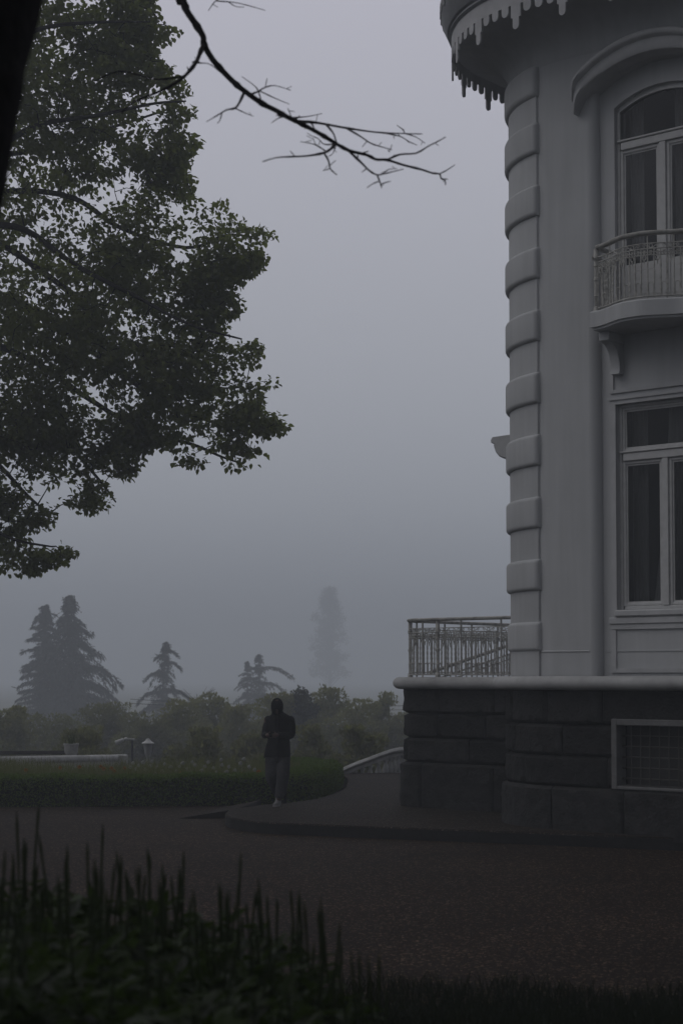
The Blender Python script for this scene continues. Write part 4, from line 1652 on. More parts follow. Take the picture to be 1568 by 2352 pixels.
# unseen leaf crown, added over the camera to shade the near ground
g = np.random.default_rng(15)
n = 60000
P = unit(g.normal(0, 1, (n, 3))) * (g.uniform(0.3, 1, n) ** 0.4)[:, None] * np.array([9.5, 10.5, 2.4]) + np.array([0.5, 0.5, 10.6])
P = P[P[:, 2] > 3.9 + 0.44 * np.maximum(P[:, 1], 0)][:22000]
n = len(P)
leaves('crown', P - np.array(tuple(o0)), g.normal(0, 1, (n, 3)), np.array([0, 0, 1.0]) + g.normal(0, 0.4, (n, 3)), g.uniform(0.2, 0.32, n), g.uniform(0.14, 0.22, n), 'maple_leaf', bare)
BD = 10.0


def zt(x, y, dd=0.0):
    return at(416.5 + x * 0.414, y * 0.414, BD + dd) - o0


gg = random.Random(4)


def twig(b, pts, r0, r1, dd0=0.0, dd1=0.0, jag=True):
    m_ = len(pts)
    v = [zt(x, y, dd0 + (dd1 - dd0) * k / (m_ - 1)) for k, (x, y) in enumerate(pts)]
    s_ = smooth_pts(v, 3)
    rad_ = []
    for k in range(len(s_)):
        t = k / (len(s_) - 1)
        bud = 1.0 + (0.28 if k % 5 == 2 else 0.0)
        rad_.append((r0 + (r1 - r0) * t) * bud)
    b.tube(s_, rad_, 7)
    # short spurs and buds
    if jag:
        for k in range(2, len(s_) - 1, 3):
            if gg.random() < 0.55:
                d = Vector((gg.uniform(-1, 1), gg.uniform(-0.6, 0.6), gg.uniform(-1, 1))).normalized()
                l_ = gg.uniform(0.015, 0.05)
                b.tube([s_[k], s_[k] + d * l_], [rad_[k] * 0.7, 0.0022], 5)


b = MB()
main = [(10, 0), (30, 60), (70, 120), (120, 200), (125, 245), (170, 325), (230, 395), (290, 455), (350, 505), (450, 575), (520, 610), (580, 645), (650, 680), (720, 715), (790, 755), (855, 795)]
main2 = [(855, 795), (930, 835), (1030, 860), (1080, 885), (1140, 887), (1230, 915), (1330, 940), (1390, 960), (1430, 965), (1440, 990), (1462, 1005), (1463, 1025)]
lead = [Vector((-0.62, 4.62, 7.3)) - o0, Vector((-0.72, 6.5, 8.0)) - o0, Vector((-0.86, 8.4, 7.9)) - o0, Vector((-0.94, 9.6, 7.1)) - o0, zt(-15, -70), zt(10, 0)]
ls = smooth_pts(lead, 5)
b.tube(ls, [0.050 - 0.029 * k / (len(ls) - 1) for k in range(len(ls))], 9)
b.build('limb', 'black_bark', bare, True)
b = MB()
twig(b, main, 0.021, 0.0115)
twig(b, main2, 0.0105, 0.003, 0, 0.5)
for pts, a_, c_, d0, d1 in (
    ([(1430, 965), (1470, 945), (1515, 915)], 0.004, 0.0025, 0.4, 0.5),
    ([(1440, 990), (1478, 995)], 0.0035, 0.002, 0.45, 0.5),
    ([(125, 245), (100, 305), (80, 350), (20, 421), (-70, 483), (-175, 529), (-258, 565), (-332, 623)], 0.014, 0.004, 0, -0.6),
    ([(20, 421), (-125, 441), (-210, 424), (-345, 394), (-480, 450)], 0.006, 0.0025, -0.1, 0.3),
    ([(80, 350), (120, 350), (155, 355), (190, 380)], 0.004, 0.002, 0, 0.2),
    ([(650, 672), (760, 682), (890, 706), (1020, 726), (1110, 736), (1240, 741), (1335, 743)], 0.0085, 0.0025, 0, 0.6),
    ([(800, 690), (840, 735), (860, 790)], 0.006, 0.004, 0.1, 0.0),
    ([(920, 715), (990, 755), (1050, 795), (1110, 815), (1165, 830)], 0.0055, 0.0025, 0.2, -0.1),
    ([(1145, 832), (1155, 845)], 0.003, 0.002, -0.1, -0.1),
    ([(1110, 736), (1210, 756), (1260, 785), (1305, 805)], 0.0042, 0.002, 0.4, 0.2),
    ([(1240, 741), (1300, 760), (1350, 795)], 0.0035, 0.002, 0.5, 0.6),
    ([(1195, 695), (1222, 715), (1240, 741)], 0.002, 0.0032, 0.7, 0.5),
    ([(1140, 887), (1210, 857), (1300, 850), (1370, 810), (1420, 785), (1465, 760)], 0.0065, 0.0025, 0.2, 0.0),
    ([(925, 835), (1000, 905), (1040, 945), (1085, 970), (1140, 960), (1230, 938)], 0.0075, 0.0025, 0, -0.4),
    ([(1085, 970), (1100, 1010), (1110, 1042)], 0.005, 0.003, -0.3, -0.3),
    ([(1108, 1020), (1160, 1005)], 0.0035, 0.002, -0.3, -0.2),
    ([(1100, 1005), (1060, 1020), (1028, 1043)], 0.0035, 0.002, -0.3, -0.4),
    ([(1120, 960), (1150, 940), (1195, 934)], 0.003, 0.002, -0.3, -0.4),
    ([(855, 795), (830, 825), (790, 848), (700, 865), (600, 870), (525, 875), (450, 897)], 0.009, 0.0025, 0, -0.7),
    ([(790, 848), (815, 890), (825, 935), (862, 970)], 0.006, 0.0028, -0.2, -0.4),
    ([(825, 935), (805, 942), (785, 947)], 0.0032, 0.002, -0.3, -0.4),
    ([(800, 838), (740, 802), (660, 786)], 0.0045, 0.002, -0.1, 0.3),
    ([(770, 815), (745, 800), (730, 765)], 0.003, 0.002, 0, 0.2),
    ([(850, 800), (790, 800), (760, 770), (712, 750)], 0.0042, 0.002, 0.1, 0.4),
    ([(860, 800), (840, 850), (818, 868)], 0.003, 0.002, 0, 0.2),
    ([(350, 508), (325, 565), (298, 600), (250, 610), (200, 640), (140, 675)], 0.0085, 0.002, 0, -0.5),
    ([(298, 600), (350, 625), (400, 645)], 0.004, 0.002, -0.2, 0.2),
    ([(225, 628), (215, 665), (200, 685)], 0.0038, 0.002, -0.3, -0.3),
    ([(385, 522), (420, 510), (465, 485), (520, 475), (605, 500)], 0.006, 0.002, 0, 0.4),
    ([(465, 485), (475, 435)], 0.003, 0.002, 0.1, 0.2),
    ([(435, 505), (520, 545), (598, 578)], 0.004, 0.002, 0.1, 0.5),
    ([(440, 550), (415, 485), (335, 425)], 0.0045, 0.002, 0, 0.5),
    ([(580, 645), (540, 655), (500, 682)], 0.0045, 0.002, 0, -0.2),
    ([(520, 612), (545, 650)], 0.0045, 0.003, 0, -0.1),
    ([(610, 648), (590, 600)], 0.0035, 0.002, 0, 0.2),
    ([(615, 652), (690, 648), (780, 630)], 0.0042, 0.002, 0, 0.4),
):
    twig(b, pts, a_, c_, d0, d1)
b.build('hanging_branch', 'twig_bark', bare, True)
b = MB()
j0 = ls[-9]
twig(b, [(150, 60), (190, 5), (240, -30), (200, -110), (60, -150)], 0.002, 0.006, 0.6, 0.3)
twig(b, [(190, 5), (260, 10), (330, 20), (465, 57)], 0.004, 0.002, 0.5, 0.8)
twig(b, [(260, 10), (300, 35), (345, 40)], 0.003, 0.002, 0.5, 0.8)
v = zt(60, -150, 0.3)
b.tube(smooth_pts([v, v.lerp(j0, 0.5) + Vector((0.05, 0, 0.1)), j0], 5), 0.008, 6)
b.build('twig', 'twig_bark', bare, True)


# ------------------------------------------------------------------ far conifers and other trees in the mist
def conifer(name, x, ytop, ybase, half, d, label, seed, droop=0.5, gaps=0.0, leaf='conifer_needle', lean=0.0, power=0.85, tiers=26, skew=0.0, arms=()):
    """x, ytop, ybase, half: sheet units; d: distance"""
    g = np.random.default_rng(seed)
    top, base = at(x, ytop, d), at(x, ybase, d)
    gz = ground_z(base.x, d) - 0.1
    H = top.z - gz
    Wd = half / F * d
    root = empty(name, (base.x, d, gz), 0, label, 'tree')
    b = MB()
    tk = [(lean * (k / 8) ** 2, 0, H * k / 8 * 0.995) for k in range(9)]
    b.tube(tk, [0.018 * H * (1 - k / 8) + 0.012 for k in range(9)], 8)
    b.build('trunk', 'bark', root, True)
    Pb, Db, Lb, Wb = [], [], [], []
    bb = MB()
    zlow = max(0.06, (base.z - gz) / H * 0.25)
    def bough(zc, a, L_, dr, dens=1.0):
        t = zc / H
        dirv = np.array([math.cos(a), math.sin(a), 0])
        side = np.cross(dirv, [0, 0, 1.0])
        n = 11
        pts = []
        curl = g.normal(0, 0.12)
        for q in range(n):
            s_ = q / (n - 1)
            zz = zc + L_ * (0.30 * s_ - (dr + 0.15) * s_ ** 2.2)
            pts.append(np.array([lean * t * t, 0, 0]) + dirv * (L_ * s_) + side * (curl * L_ * s_ * s_) + np.array([0, 0, zz]))
        bb.tube([tuple(p) for p in pts], [0.014 * L_ * (1 - s_ / n) + 0.008 for s_ in range(n)], 4, cap=False)
        m_ = int((30 + 150 * L_ / max(Wd, 0.1)) * dens)
        ss = g.uniform(0.02, 1.0, m_)
        pa = np.array(pts)
        pp = np.stack([np.interp(ss * (n - 1), np.arange(n), pa[:, c]) for c in range(3)], 1)
        pp = pp + side * (g.normal(0, 0.09 * L_ + 0.03 * Wd, m_) * (1.15 - ss))[:, None] + g.normal(0, 0.012 * Wd, (m_, 3))
        Pb.append(pp)
        Db.append(dirv * 0.35 + side * g.normal(0, 0.35, m_)[:, None] + np.array([0, 0, -1.0]) * g.uniform(0.1, 1.2 * (dr + 0.4), m_)[:, None] + g.normal(0, 0.1, (m_, 3)))
        k_ = ref * (0.45 + 0.55 * min(1, L_ / Wd + 0.2))
        Lb.append(g.uniform(0.05, 0.17, m_) * k_)
        Wb.append(g.uniform(0.012, 0.028, m_) * ref)

    ref = min(Wd, H * 0.42)
    nb_ = tiers * 7
    for i in range(nb_):
        t = zlow + (1 - zlow) * min(0.985, ((i + g.uniform(-2.5, 2.5)) / nb_) if i > 3 else i / nb_)
        t = max(zlow, t)
        L_ = (Wd * (1 - t) ** power + 0.015 * Wd) * g.uniform(0.7, 1.1) * (g.uniform(0.35, 1.25) if g.uniform() > gaps else g.uniform(0.2, 0.4))
        a = i * 2.399 + g.uniform(-0.5, 0.5)
        if math.cos(a) > 0.2:
            L_ *= 1 + skew
        bough(H * t, a, L_, droop)
    for dx, ya in arms:
        L_ = abs(dx) / F * d
        zc = at(x, ya, d).z - gz
        for q in (-0.22, 0.15):
            bough(zc + 0.03 * L_, (0 if dx > 0 else math.pi) + q, L_ * (1.0 if q < 0 else 0.85), droop * 0.8, 1.5)
    # leader
    for q in range(14):
        bough(H * (0.90 + 0.1 * q / 14), q * 2.4, 0.055 * H * (1.05 - q / 14), 0.3, 0.8)
    bb.build('bough', 'bark', root)
    P = np.concatenate(Pb)
    leaves('crown', P, np.concatenate(Db), g.normal(0, 1, P.shape), np.concatenate(Lb), np.concatenate(Wb), leaf, root)
    return root


D1 = 160.0
conifer('conifer', 158, 1367, 1660, 190, D1, 'tall pointed dark conifer with drooping boughs, right half of the pair at far left', 31, droop=0.60, gaps=0.25, tiers=23, power=1.1,
        arms=((125, 1536), (118, 1575), (78, 1488), (55, 1445), (-30, 1420), (110, 1600)))
conifer('conifer', 103, 1388, 1665, 96, D1 + 5, 'dense dark conifer with a blunt top standing against the pointed conifer', 32, droop=0.22, gaps=0.05, power=0.6, skew=-0.1, tiers=24,
        arms=((-45, 1470), (-52, 1530), (-58, 1590)))
conifer('conifer', 372, 1474, 1650, 110, 165, 'middle weeping conifer with a bent tip rising above the shrubs', 33, droop=0.72, gaps=0.3, lean=0.4, power=1.05, tiers=12,
        arms=((42, 1522), (-48, 1546), (-66, 1592), (80, 1588), (-25, 1505), (30, 1495), (-70, 1625)))
conifer('conifer', 594, 1503, 1650, 120, 185, 'small spiky conifer with one long side bough behind the walker', 34, droop=0.55, gaps=0.35, power=1.35, tiers=12,
        arms=((84, 1538), (-46, 1560), (62, 1572), (-30, 1535), (75, 1600), (-60, 1600)))
conifer('conifer', 568, 1518, 1650, 44, 187, 'short blunt conifer at the left of the small spiky one', 35, droop=0.45, gaps=0.1, power=0.5, tiers=12)


def broad_tree(name, x, ytop, ybase, half, d, label, seed, leaf='far_leaf', n=5200, ls=0.2, lobes=9):
    g = np.random.default_rng(seed)
    top, base = at(x, ytop, d), at(x, ybase, d)
    gz = ground_z(base.x, d) - 0.1
    H = top.z - gz
    Wd = half / F * d
    root = empty(name, (base.x, d, gz), 0, label, 'tree')
    b = MB()
    b.tube([(0, 0, 0), (0.05 * Wd, 0, H * 0.3), (0, 0, H * 0.65), (0, 0, H * 0.97)], [0.03 * H * 0.5, 0.012 * H, 0.008 * H, 0.01], 8)
    bb = MB()
    Pb = []
    zb = max(0.15, (base.z - gz) / H * 0.5)
    for i in range(lobes * 3):
        t = zb + (1 - zb) * g.uniform(0, 1) ** 0.9
        w_ = Wd * (0.45 + 0.55 * math.sin(math.pi * min(0.62, 0.10 + 0.70 * (1 - t) / (1 - zb))))
        w_ *= min(1.0, (1.02 - t) / 0.30) ** 0.7
        a = g.uniform(0, 2 * math.pi)
        rr0 = w_ * g.uniform(0.15, 0.85)
        c = np.array([rr0 * math.cos(a), rr0 * math.sin(a), H * t])
        r_ = Wd * g.uniform(0.14, 0.34)
        m_ = n // (lobes * 3)
        q = unit(g.normal(0, 1, (m_, 3))) * (g.uniform(0.2, 1, m_) ** 0.5)[:, None] * np.array([r_, r_, r_ * 0.8])
        Pb.append(c + q)
        bb.tube([(0, 0, max(0.1, c[2] - rr0 * 0.8)), tuple(c * np.array([0.5, 0.5, 1]) - np.array([0, 0, rr0 * 0.25])), tuple(c)], [0.006 * H, 0.004 * H, 0.01], 5, cap=False)
    b.build('trunk', 'bark', root, True)
    bb.build('bough', 'bark', root)
    P = np.concatenate(Pb)
    leaves('crown', P, g.normal(0, 1, P.shape) + np.array([0, 0, -0.4]), g.normal(0, 1, P.shape), g.uniform(0.6, 1.3, len(P)) * ls, g.uniform(0.5, 0.9, len(P)) * ls, leaf, root)
    return root


broad_tree('poplar_tree', 757, 1352, 1640, 50, 620, 'tall pale tree nearly lost in the fog behind the walker', 41, n=10000, ls=0.6, lobes=60)
broad_tree('broadleaf_tree', 690, 1590, 1690, 70, 78, 'low rounded tree just right of the walker among the shrubs', 42, ls=0.17)


def shrub(name, x, ytop, half, d, label, seed, leaf='shrub_leaf', n=15000, depth=0.8):
    g = np.random.default_rng(seed)
    d = d * 1.34 if d > 50.5 else d
    top = at(x, ytop, d)
    gz = ground_z(top.x, d) - 0.15
    H = top.z - gz
    Wd = half / F * d * 1.3
    root = empty(name, (top.x, d, gz), 0, label, 'shrub')
    b = MB()
    bb = [((0, 0, 0), (g.uniform(-1, 1) * Wd * 0.5, g.uniform(-1, 1) * Wd * 0.4, H * g.uniform(0.5, 0.85))) for _ in range(7)]
    for a, c in bb:
        b.tube([a, ((a[0] + c[0]) * 0.4, (a[1] + c[1]) * 0.4, c[2] * 0.55), c], [0.05, 0.035, 0.012], 5, cap=False)
    b.build('stem', 'bark', root)
    Pb = []
    K = 110
    for i in range(K):
        a = g.uniform(0, 2 * math.pi)
        e = math.asin(g.uniform(0.0, 1.0))
        rr0 = g.uniform(0.35, 0.95)
        c = np.array([Wd * rr0 * math.cos(e) * math.cos(a), Wd * depth * rr0 * math.cos(e) * math.sin(a), H * (0.12 + 0.80 * rr0 * math.sin(e))])
        r_ = g.uniform(0.20, 0.36) * min(Wd, H * 0.6)
        m_ = n // K
        q = unit(g.normal(0, 1, (m_, 3)) + np.array([0, 0, 0.35])) * (g.uniform(0.35, 1, m_) ** 0.5)[:, None] * np.array([r_ * 1.1, r_ * 1.1, r_ * 0.75])
        Pb.append(c + q)
    P = np.concatenate(Pb)
    P[:, 2] *= H / np.percentile(P[:, 2], 98.5)
    P = P[P[:, 2] < H * 1.06]
    nn = len(P)
    leaves('foliage', P, unit(P * np.array([1, 1, 0.6])) + g.normal(0, 0.6, P.shape), np.array([0, 0, 1.0]) + g.normal(0, 0.5, P.shape), g.uniform(0.10, 0.20, nn), g.uniform(0.06, 0.11, nn), leaf, root)
    return root


SH = [
    (18, 1640, 60, 52, 'shrub_leaf', 'olive green shrub at the far left edge above the low wall'),
    (-120, 1640, 110, 58, 'shrub_leaf_dark', 'dark shrub at the left border behind the olive one'),
    (120, 1652, 90, 58, 'shrub_leaf_dark', 'dark rounded shrub below the pair of conifers behind the urn'),
    (238, 1628, 70, 60, 'shrub_leaf_dark', 'dark shrub between the urn and the spotlight'),
    (322, 1650, 66, 55, 'shrub_leaf_dark', 'dark shrub directly behind the garden lantern'),
    (415, 1622, 62, 57, 'shrub_leaf', 'olive shrub just right of the lantern'),
    (490, 1606, 60, 60, 'shrub_leaf', 'tall olive shrub left of the walker'),
    (556, 1634, 60, 55, 'shrub_leaf', 'bushy green shrub touching the left side of the walker'),
    (632, 1606, 60, 58, 'shrub_leaf', 'broad green shrub directly behind the walker'),
    (742, 1588, 58, 60, 'shrub_leaf', 'tallest green shrub to the right of the walker'),
    (812, 1622, 62, 57, 'shrub_leaf', 'rounded shrub above the stone balustrade'),
    (878, 1606, 50, 59, 'shrub_leaf', 'green shrub next to the terrace corner'),
    (960, 1615, 85, 62, 'shrub_leaf_dark', 'dark shrub partly hidden behind the terrace'),
    (700, 1690, 70, 49, 'shrub_leaf_dark', 'low dark shrub behind the rounded end of the hedge'),
    (590, 1700, 75, 48, 'shrub_leaf_dark', 'low dark shrub behind the white flowers'),
    (470, 1695, 80, 49, 'shrub_leaf_dark', 'low dark shrub between the lantern and the walker'),
    (820, 1690, 75, 47, 'shrub_leaf_dark', 'low dark shrub behind the sloping balustrade'),
    (200, 1690, 80, 50, 'shrub_leaf_dark', 'low dark shrub just behind the urn and wall'),
]
for i, (x, y, hw, d, lf, lab) in enumerate(SH):
    o = shrub('garden_shrub', x, y, hw, d, lab, 60 + i, lf)
    o['group'] = 'shrubs along the far side of the garden'
b = MB()
for dz in (0.0, -0.22):
    b.tube([at(300, 1606, 92) + Vector((0, 0, dz))] + [at(x, y, 92) + Vector((0, 0, dz)) for x, y in ((430, 1613), (560, 1618), (700, 1621), (850, 1622), (1000, 1620), (1200, 1612))], 0.016, 5)
o = b.build('overhead_cable', 'cable')
tag(o, 'pair of thin cables sagging above the shrubs in the fog', 'cable')
# a bare sapling poking out of the shrubs
sap = at(452, 1660, 88)
root = empty('bare_sapling', (sap.x, 88, -3.1), 0, 'thin leafless sapling poking above the shrubs right of the weeping conifer', 'sapling')
b = MB()
gg = random.Random(9)
s0 = Vector((0, 0, 0))
tipz = at(452, 1594, 88).z + 3.1
b.tube([(0, 0, 0), (0.1, 0, tipz * 0.5), (0.0, 0, tipz)], [0.05, 0.035, 0.012], 6)
for k in range(16):
    z = tipz * gg.uniform(0.72, 0.97)
    a = gg.uniform(0, 6.28)
    l_ = gg.uniform(0.5, 1.3)
    e_ = Vector((math.cos(a) * l_, math.sin(a) * l_, l_ * 0.6))
    b.tube([(0.05, 0, z), tuple(Vector((0.05, 0, z)) + e_ * 0.5 + Vector((0, 0, -0.05))), tuple(Vector((0.05, 0, z)) + e_)], [0.018, 0.014, 0.006], 4)
b.build('stem', 'bark', root)

# ------------------------------------------------------------------ foreground flower bed
HUMP = 0.55


def fg_top(x):
    """sheet height of the leaf tops"""
    return np.interp(x, [-100, 0, 120, 250, 380, 480, 580, 650, 710, 780, 830], [2010, 2020, 2050, 2085, 2100, 2120, 2160, 2210, 2270, 2325, 2380])


def plant_at(i, x, y, d, h, seed, nsp):
    g = np.random.default_rng(seed)
    gz = ground_z(0, d)
    top = at(x, y, d)
    H = top.z - gz
    root = empty('flowering_plant', (top.x, d, gz), 0, 'dark leafy perennial with tall narrow seed spikes in the near flower bed', 'plant', 'perennials in the near flower bed')
    n = 150
    t = g.uniform(0.15, 1.0, n)
    a = g.uniform(0, 2 * np.pi, n)
    r_ = 0.20 * np.sqrt(g.uniform(0, 1, n)) * (1.1 - 0.35 * t)
    P = np.stack([r_ * np.cos(a), r_ * np.sin(a), H * t], 1)
    D = np.stack([np.cos(a), np.sin(a), g.uniform(-0.6, 0.8, n)], 1) + g.normal(0, 0.3, (n, 3))
    leaves('foliage', P, D, np.array([0, 0, 1.0]) + g.normal(0, 0.4, (n, 3)), g.uniform(0.06, 0.13, n), g.uniform(0.025, 0.05, n), 'plant_leaf', root)
    for k in range(nsp):
        b = MB()
        x0, y0 = g.normal(0, 0.10), g.normal(0, 0.10)
        hh = H + h * g.uniform(0.25, 1.0)
        lx = g.normal(0, 0.03)
        pts = [(x0, y0, H * 0.3), (x0 + lx * 0.3, y0, H * 0.8), (x0 + lx, y0, hh)]
        sp_ = smooth_pts(pts, 6)
        rd = [0.0022 if q < 8 else 0.0022 + 0.0024 * math.sin(math.pi * (q - 8) / (len(sp_) - 8)) + (0.0012 if q % 2 else 0) for q in range(len(sp_))]
        rd[-1] = 0.0012
        b.tube(sp_, rd, 6)
        b.build('flower_spike', 'plant_spike', root)
    return root


g = np.random.default_rng(77)
k = 0
for row, d in enumerate((4.6, 5.1, 5.6, 6.1, 6.6)):
    nx = 16 if row < 3 else 18
    for i in range(nx):
        x = -60 + (880) * (i + g.uniform(0.2, 0.8)) / nx
        if row >= 3 and x > 690:
            continue
        yt = fg_top(x) + (4 - row) * 62 + g.uniform(-18, 18)
        if yt > 2430:
            continue
        hsp = (0.30 if row >= 2 else 0.15) * (1.0 if x < 420 else 0.85)
        plant_at(k, x, yt, d + g.uniform(-0.15, 0.15), hsp, 500 + k, int(g.integers(2, 5)) if row >= 2 else int(g.integers(0, 3)))
        k += 1
for x, yt, d in ((660, 2255, 6.0), (700, 2290, 5.9), (735, 2330, 5.8), (770, 2365, 5.6), (620, 2235, 6.3), (790, 2395, 5.3)):
    plant_at(k, x, yt, d, 0.36, 700 + k, 4)
    k += 1
# rough dark grass of the bank on the right
g = np.random.default_rng(78)
n = 16000
yy = g.uniform(9.6, 13.1, n)
xx = g.uniform(-2.2, 4.0, n)
edge_ = 12.6 + 0.25 * np.sin(xx * 2.1) + 0.15 * np.sin(xx * 5.7)
ok = (yy < edge_ + g.normal(0, 0.12, n))
xx, yy = xx[ok], yy[ok]
P = np.stack([xx, yy, np.array([ground_z(0, q) for q in yy]) - 0.01], 1)
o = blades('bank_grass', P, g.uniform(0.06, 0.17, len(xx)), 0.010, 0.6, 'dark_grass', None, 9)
tag(o, 'short dark grass along the near edge of the gravel', 'grass', kind='stuff')

# ------------------------------------------------------------------ the walker
PP = on(637, 1850, PZ)
PD = PP.y
person = empty('person', (PP.x, PP.y, PZ), 0, 'walking person in dark hooded coat and loose trousers, head bowed over a phone', 'person')


def fuse(mb, name, m, parent, voxel=0.012, smooth=2):
    """one continuous surface from overlapping volumes"""
    me = bpy.data.meshes.new(name + '_raw')
    me.from_pydata([tuple(v) for v in mb.v], [], mb.f)
    bm_fix(me)
    o = bpy.data.objects.new(name + '_raw', me)
    col.objects.link(o)
    r_ = o.modifiers.new('r', 'REMESH')
    r_.mode = 'VOXEL'
    r_.voxel_size = voxel
    r_.use_smooth_shade = True
    if smooth:
        s_ = o.modifiers.new('s', 'SMOOTH')
        s_.factor = 0.5
        s_.iterations = smooth
    dg = bpy.context.evaluated_depsgraph_get()
    me2 = bpy.data.meshes.new_from_object(o.evaluated_get(dg))
    bpy.data.objects.remove(o)
    ob = bpy.data.objects.new(name, me2)
    col.objects.link(ob)
    me2.materials.clear()
    me2.materials.append(MATS[m])
    ob.parent = parent
    return ob


def ell(cx, cy, z, rx, ry, n=24, tilt=0.0, p=2.3):
    out = []
    for k in range(n):
        a = 2 * math.pi * k / n
        c, s_ = math.cos(a), math.sin(a)
        x = math.copysign(abs(c) ** (2 / p), c) * rx
        y = math.copysign(abs(s_) ** (2 / p), s_) * ry
        out.append((cx + x, cy + y, z + tilt * y))
    return out


# body: one continuous figure (trunk, legs, arms, neck, head with a face, hands)
body = MB()
body.loft([ell(0.02, 0.02, z, rx, ry) for z, rx, ry in ((0.80, 0.15, 0.10), (0.95, 0.165, 0.11), (1.1, 0.14, 0.10), (1.3, 0.165, 0.11), (1.42, 0.18, 0.10), (1.48, 0.12, 0.08), (1.52, 0.06, 0.06))])
HIPL, HIPR = Vector((-0.085, 0.02, 0.88)), Vector((0.10, 0.02, 0.88))
KNL, KNR = Vector((-0.085, 0.02, 0.47)), Vector((0.085, -0.10, 0.48))
ANL, ANR = Vector((-0.005, 0.30, 0.17)), Vector((0.025, -0.10, 0.09))
for h_, k_, a_ in ((HIPL, KNL, ANL), (HIPR, KNR, ANR)):
    body.tube(smooth_pts([h_, k_, a_], 6), [0.085 - 0.045 * i / 12 for i in range(13)], 12)
SHL, SHR = Vector((-0.165, 0.02, 1.44)), Vector((0.225, 0.02, 1.44))
ELL_, ELR = Vector((-0.215, -0.03, 1.17)), Vector((0.232, -0.02, 1.16))
WRL, WRR = Vector((-0.17, -0.235, 1.175)), Vector((0.015, -0.25, 1.175))
for a_, e_, w_ in ((SHL, ELL_, WRL), (SHR, ELR, WRR)):
    body.tube([a_, a_.lerp(e_, 0.5), e_, e_.lerp(w_, 0.5), w_], [0.055, 0.05, 0.042, 0.036, 0.026], 12)
# hands curled round the phone
for w_, sgn in ((WRL, 1), (WRR, -1)):
    palm = w_ + Vector((sgn * 0.035, -0.045, -0.005))
    body.tube([w_, w_.lerp(palm, 0.5), palm, palm + Vector((sgn * 0.02, -0.02, 0))], [0.024, 0.034, 0.036, 0.028], 10)
    for f in range(4):
        b0 = palm + Vector((sgn * 0.012, -0.02 + 0.004 * f, 0.028 - 0.019 * f))
        ln = (0.030, 0.036, 0.034, 0.027)[f]
        body.tube([b0, b0 + Vector((sgn * ln * 0.7, -0.022, -0.004)), b0 + Vector((sgn * ln * 1.2, -0.008, -0.008)), b0 + Vector((sgn * ln * 1.15, 0.012, -0.008))], [0.0095, 0.009, 0.0085, 0.007], 8)
    body.tube([palm + Vector((0, 0.005, 0.02)), palm + Vector((sgn * 0.01, -0.01, 0.05)), palm + Vector((sgn * 0.03, -0.018, 0.062))], [0.012, 0.0105, 0.008], 8)
# neck and bowed head
NK = Vector((0.01, 0.0, 1.49))
HC = Vector((-0.005, -0.055, 1.635))
body.tube([NK, NK.lerp(HC, 0.55)], [0.062, 0.055], 12)
head = MB()
head.ellipsoid((0, 0.012, 0.025), (0.076, 0.096, 0.098), 20, 16)
head.ellipsoid((0, -0.028, -0.055), (0.056, 0.058, 0.062), 16, 12)
head.tube([(0, -0.088, 0.03), (0, -0.104, -0.005), (0, -0.116, -0.022), (0, -0.092, -0.032)], [0.010, 0.012, 0.016, 0.010], 8)
head.tube([(-0.05, -0.074, 0.035), (0, -0.088, 0.04), (0.05, -0.074, 0.035)], [0.011, 0.013, 0.011], 8)
head.tube([(-0.026, -0.084, -0.058), (0, -0.091, -0.057), (0.026, -0.084, -0.058)], [0.006, 0.008, 0.006], 8)
head.tube([(-0.024, -0.083, -0.070), (0, -0.089, -0.071), (0.024, -0.083, -0.070)], [0.006, 0.009, 0.006], 8)
for sg in (-1, 1):
    head.ellipsoid((sg * 0.030, -0.076, 0.012), (0.014, 0.011, 0.010), 10, 8)
    head.ellipsoid((sg * 0.079, 0.01, -0.01), (0.010, 0.018, 0.030), 10, 8)
M_ = Matrix.Translation(HC) @ Matrix.Rotation(R(36), 4, 'X')
body.add([M_ @ Vector(v) for v in head.v], head.f)
fuse(body, 'body', 'skin', person, 0.007, 1)
# coat: torso and sleeves, one piece, with a flared skirt and a flap at the left
coat = MB()
rows = [(0.80, 0.204, 0.152, 0.012), (0.90, 0.199, 0.150, 0.016), (1.02, 0.192, 0.142, 0.020), (1.12, 0.180, 0.132, 0.02), (1.25, 0.182, 0.138, 0.025), (1.36, 0.194, 0.136, 0.032), (1.43, 0.200, 0.122, 0.038), (1.475, 0.180, 0.105, 0.038), (1.515, 0.125, 0.09, 0.025), (1.545, 0.085, 0.08, 0.012), (1.565, 0.078, 0.078, 0.008)]
coat.loft([ell(cx, 0.015, z, rx, ry, 28) for z, rx, ry, cx in rows])
for a_, e_, w_, rs in ((Vector((-0.152, 0.02, 1.40)), ELL_ + Vector((0.005, 0, 0)), WRL, (0.066, 0.062, 0.056, 0.052, 0.046)), (Vector((0.222, 0.02, 1.395)), ELR + Vector((-0.005, 0, 0.0)), WRR, (0.068, 0.064, 0.058, 0.054, 0.046))):
    coat.tube(smooth_pts([a_, a_.lerp(e_, 0.5) + Vector((0.015 if a_.x > 0 else -0.01, 0, 0)), e_, e_.lerp(w_, 0.5), w_], 4), np.interp(np.linspace(0, 4, 17), range(5), rs), 14)
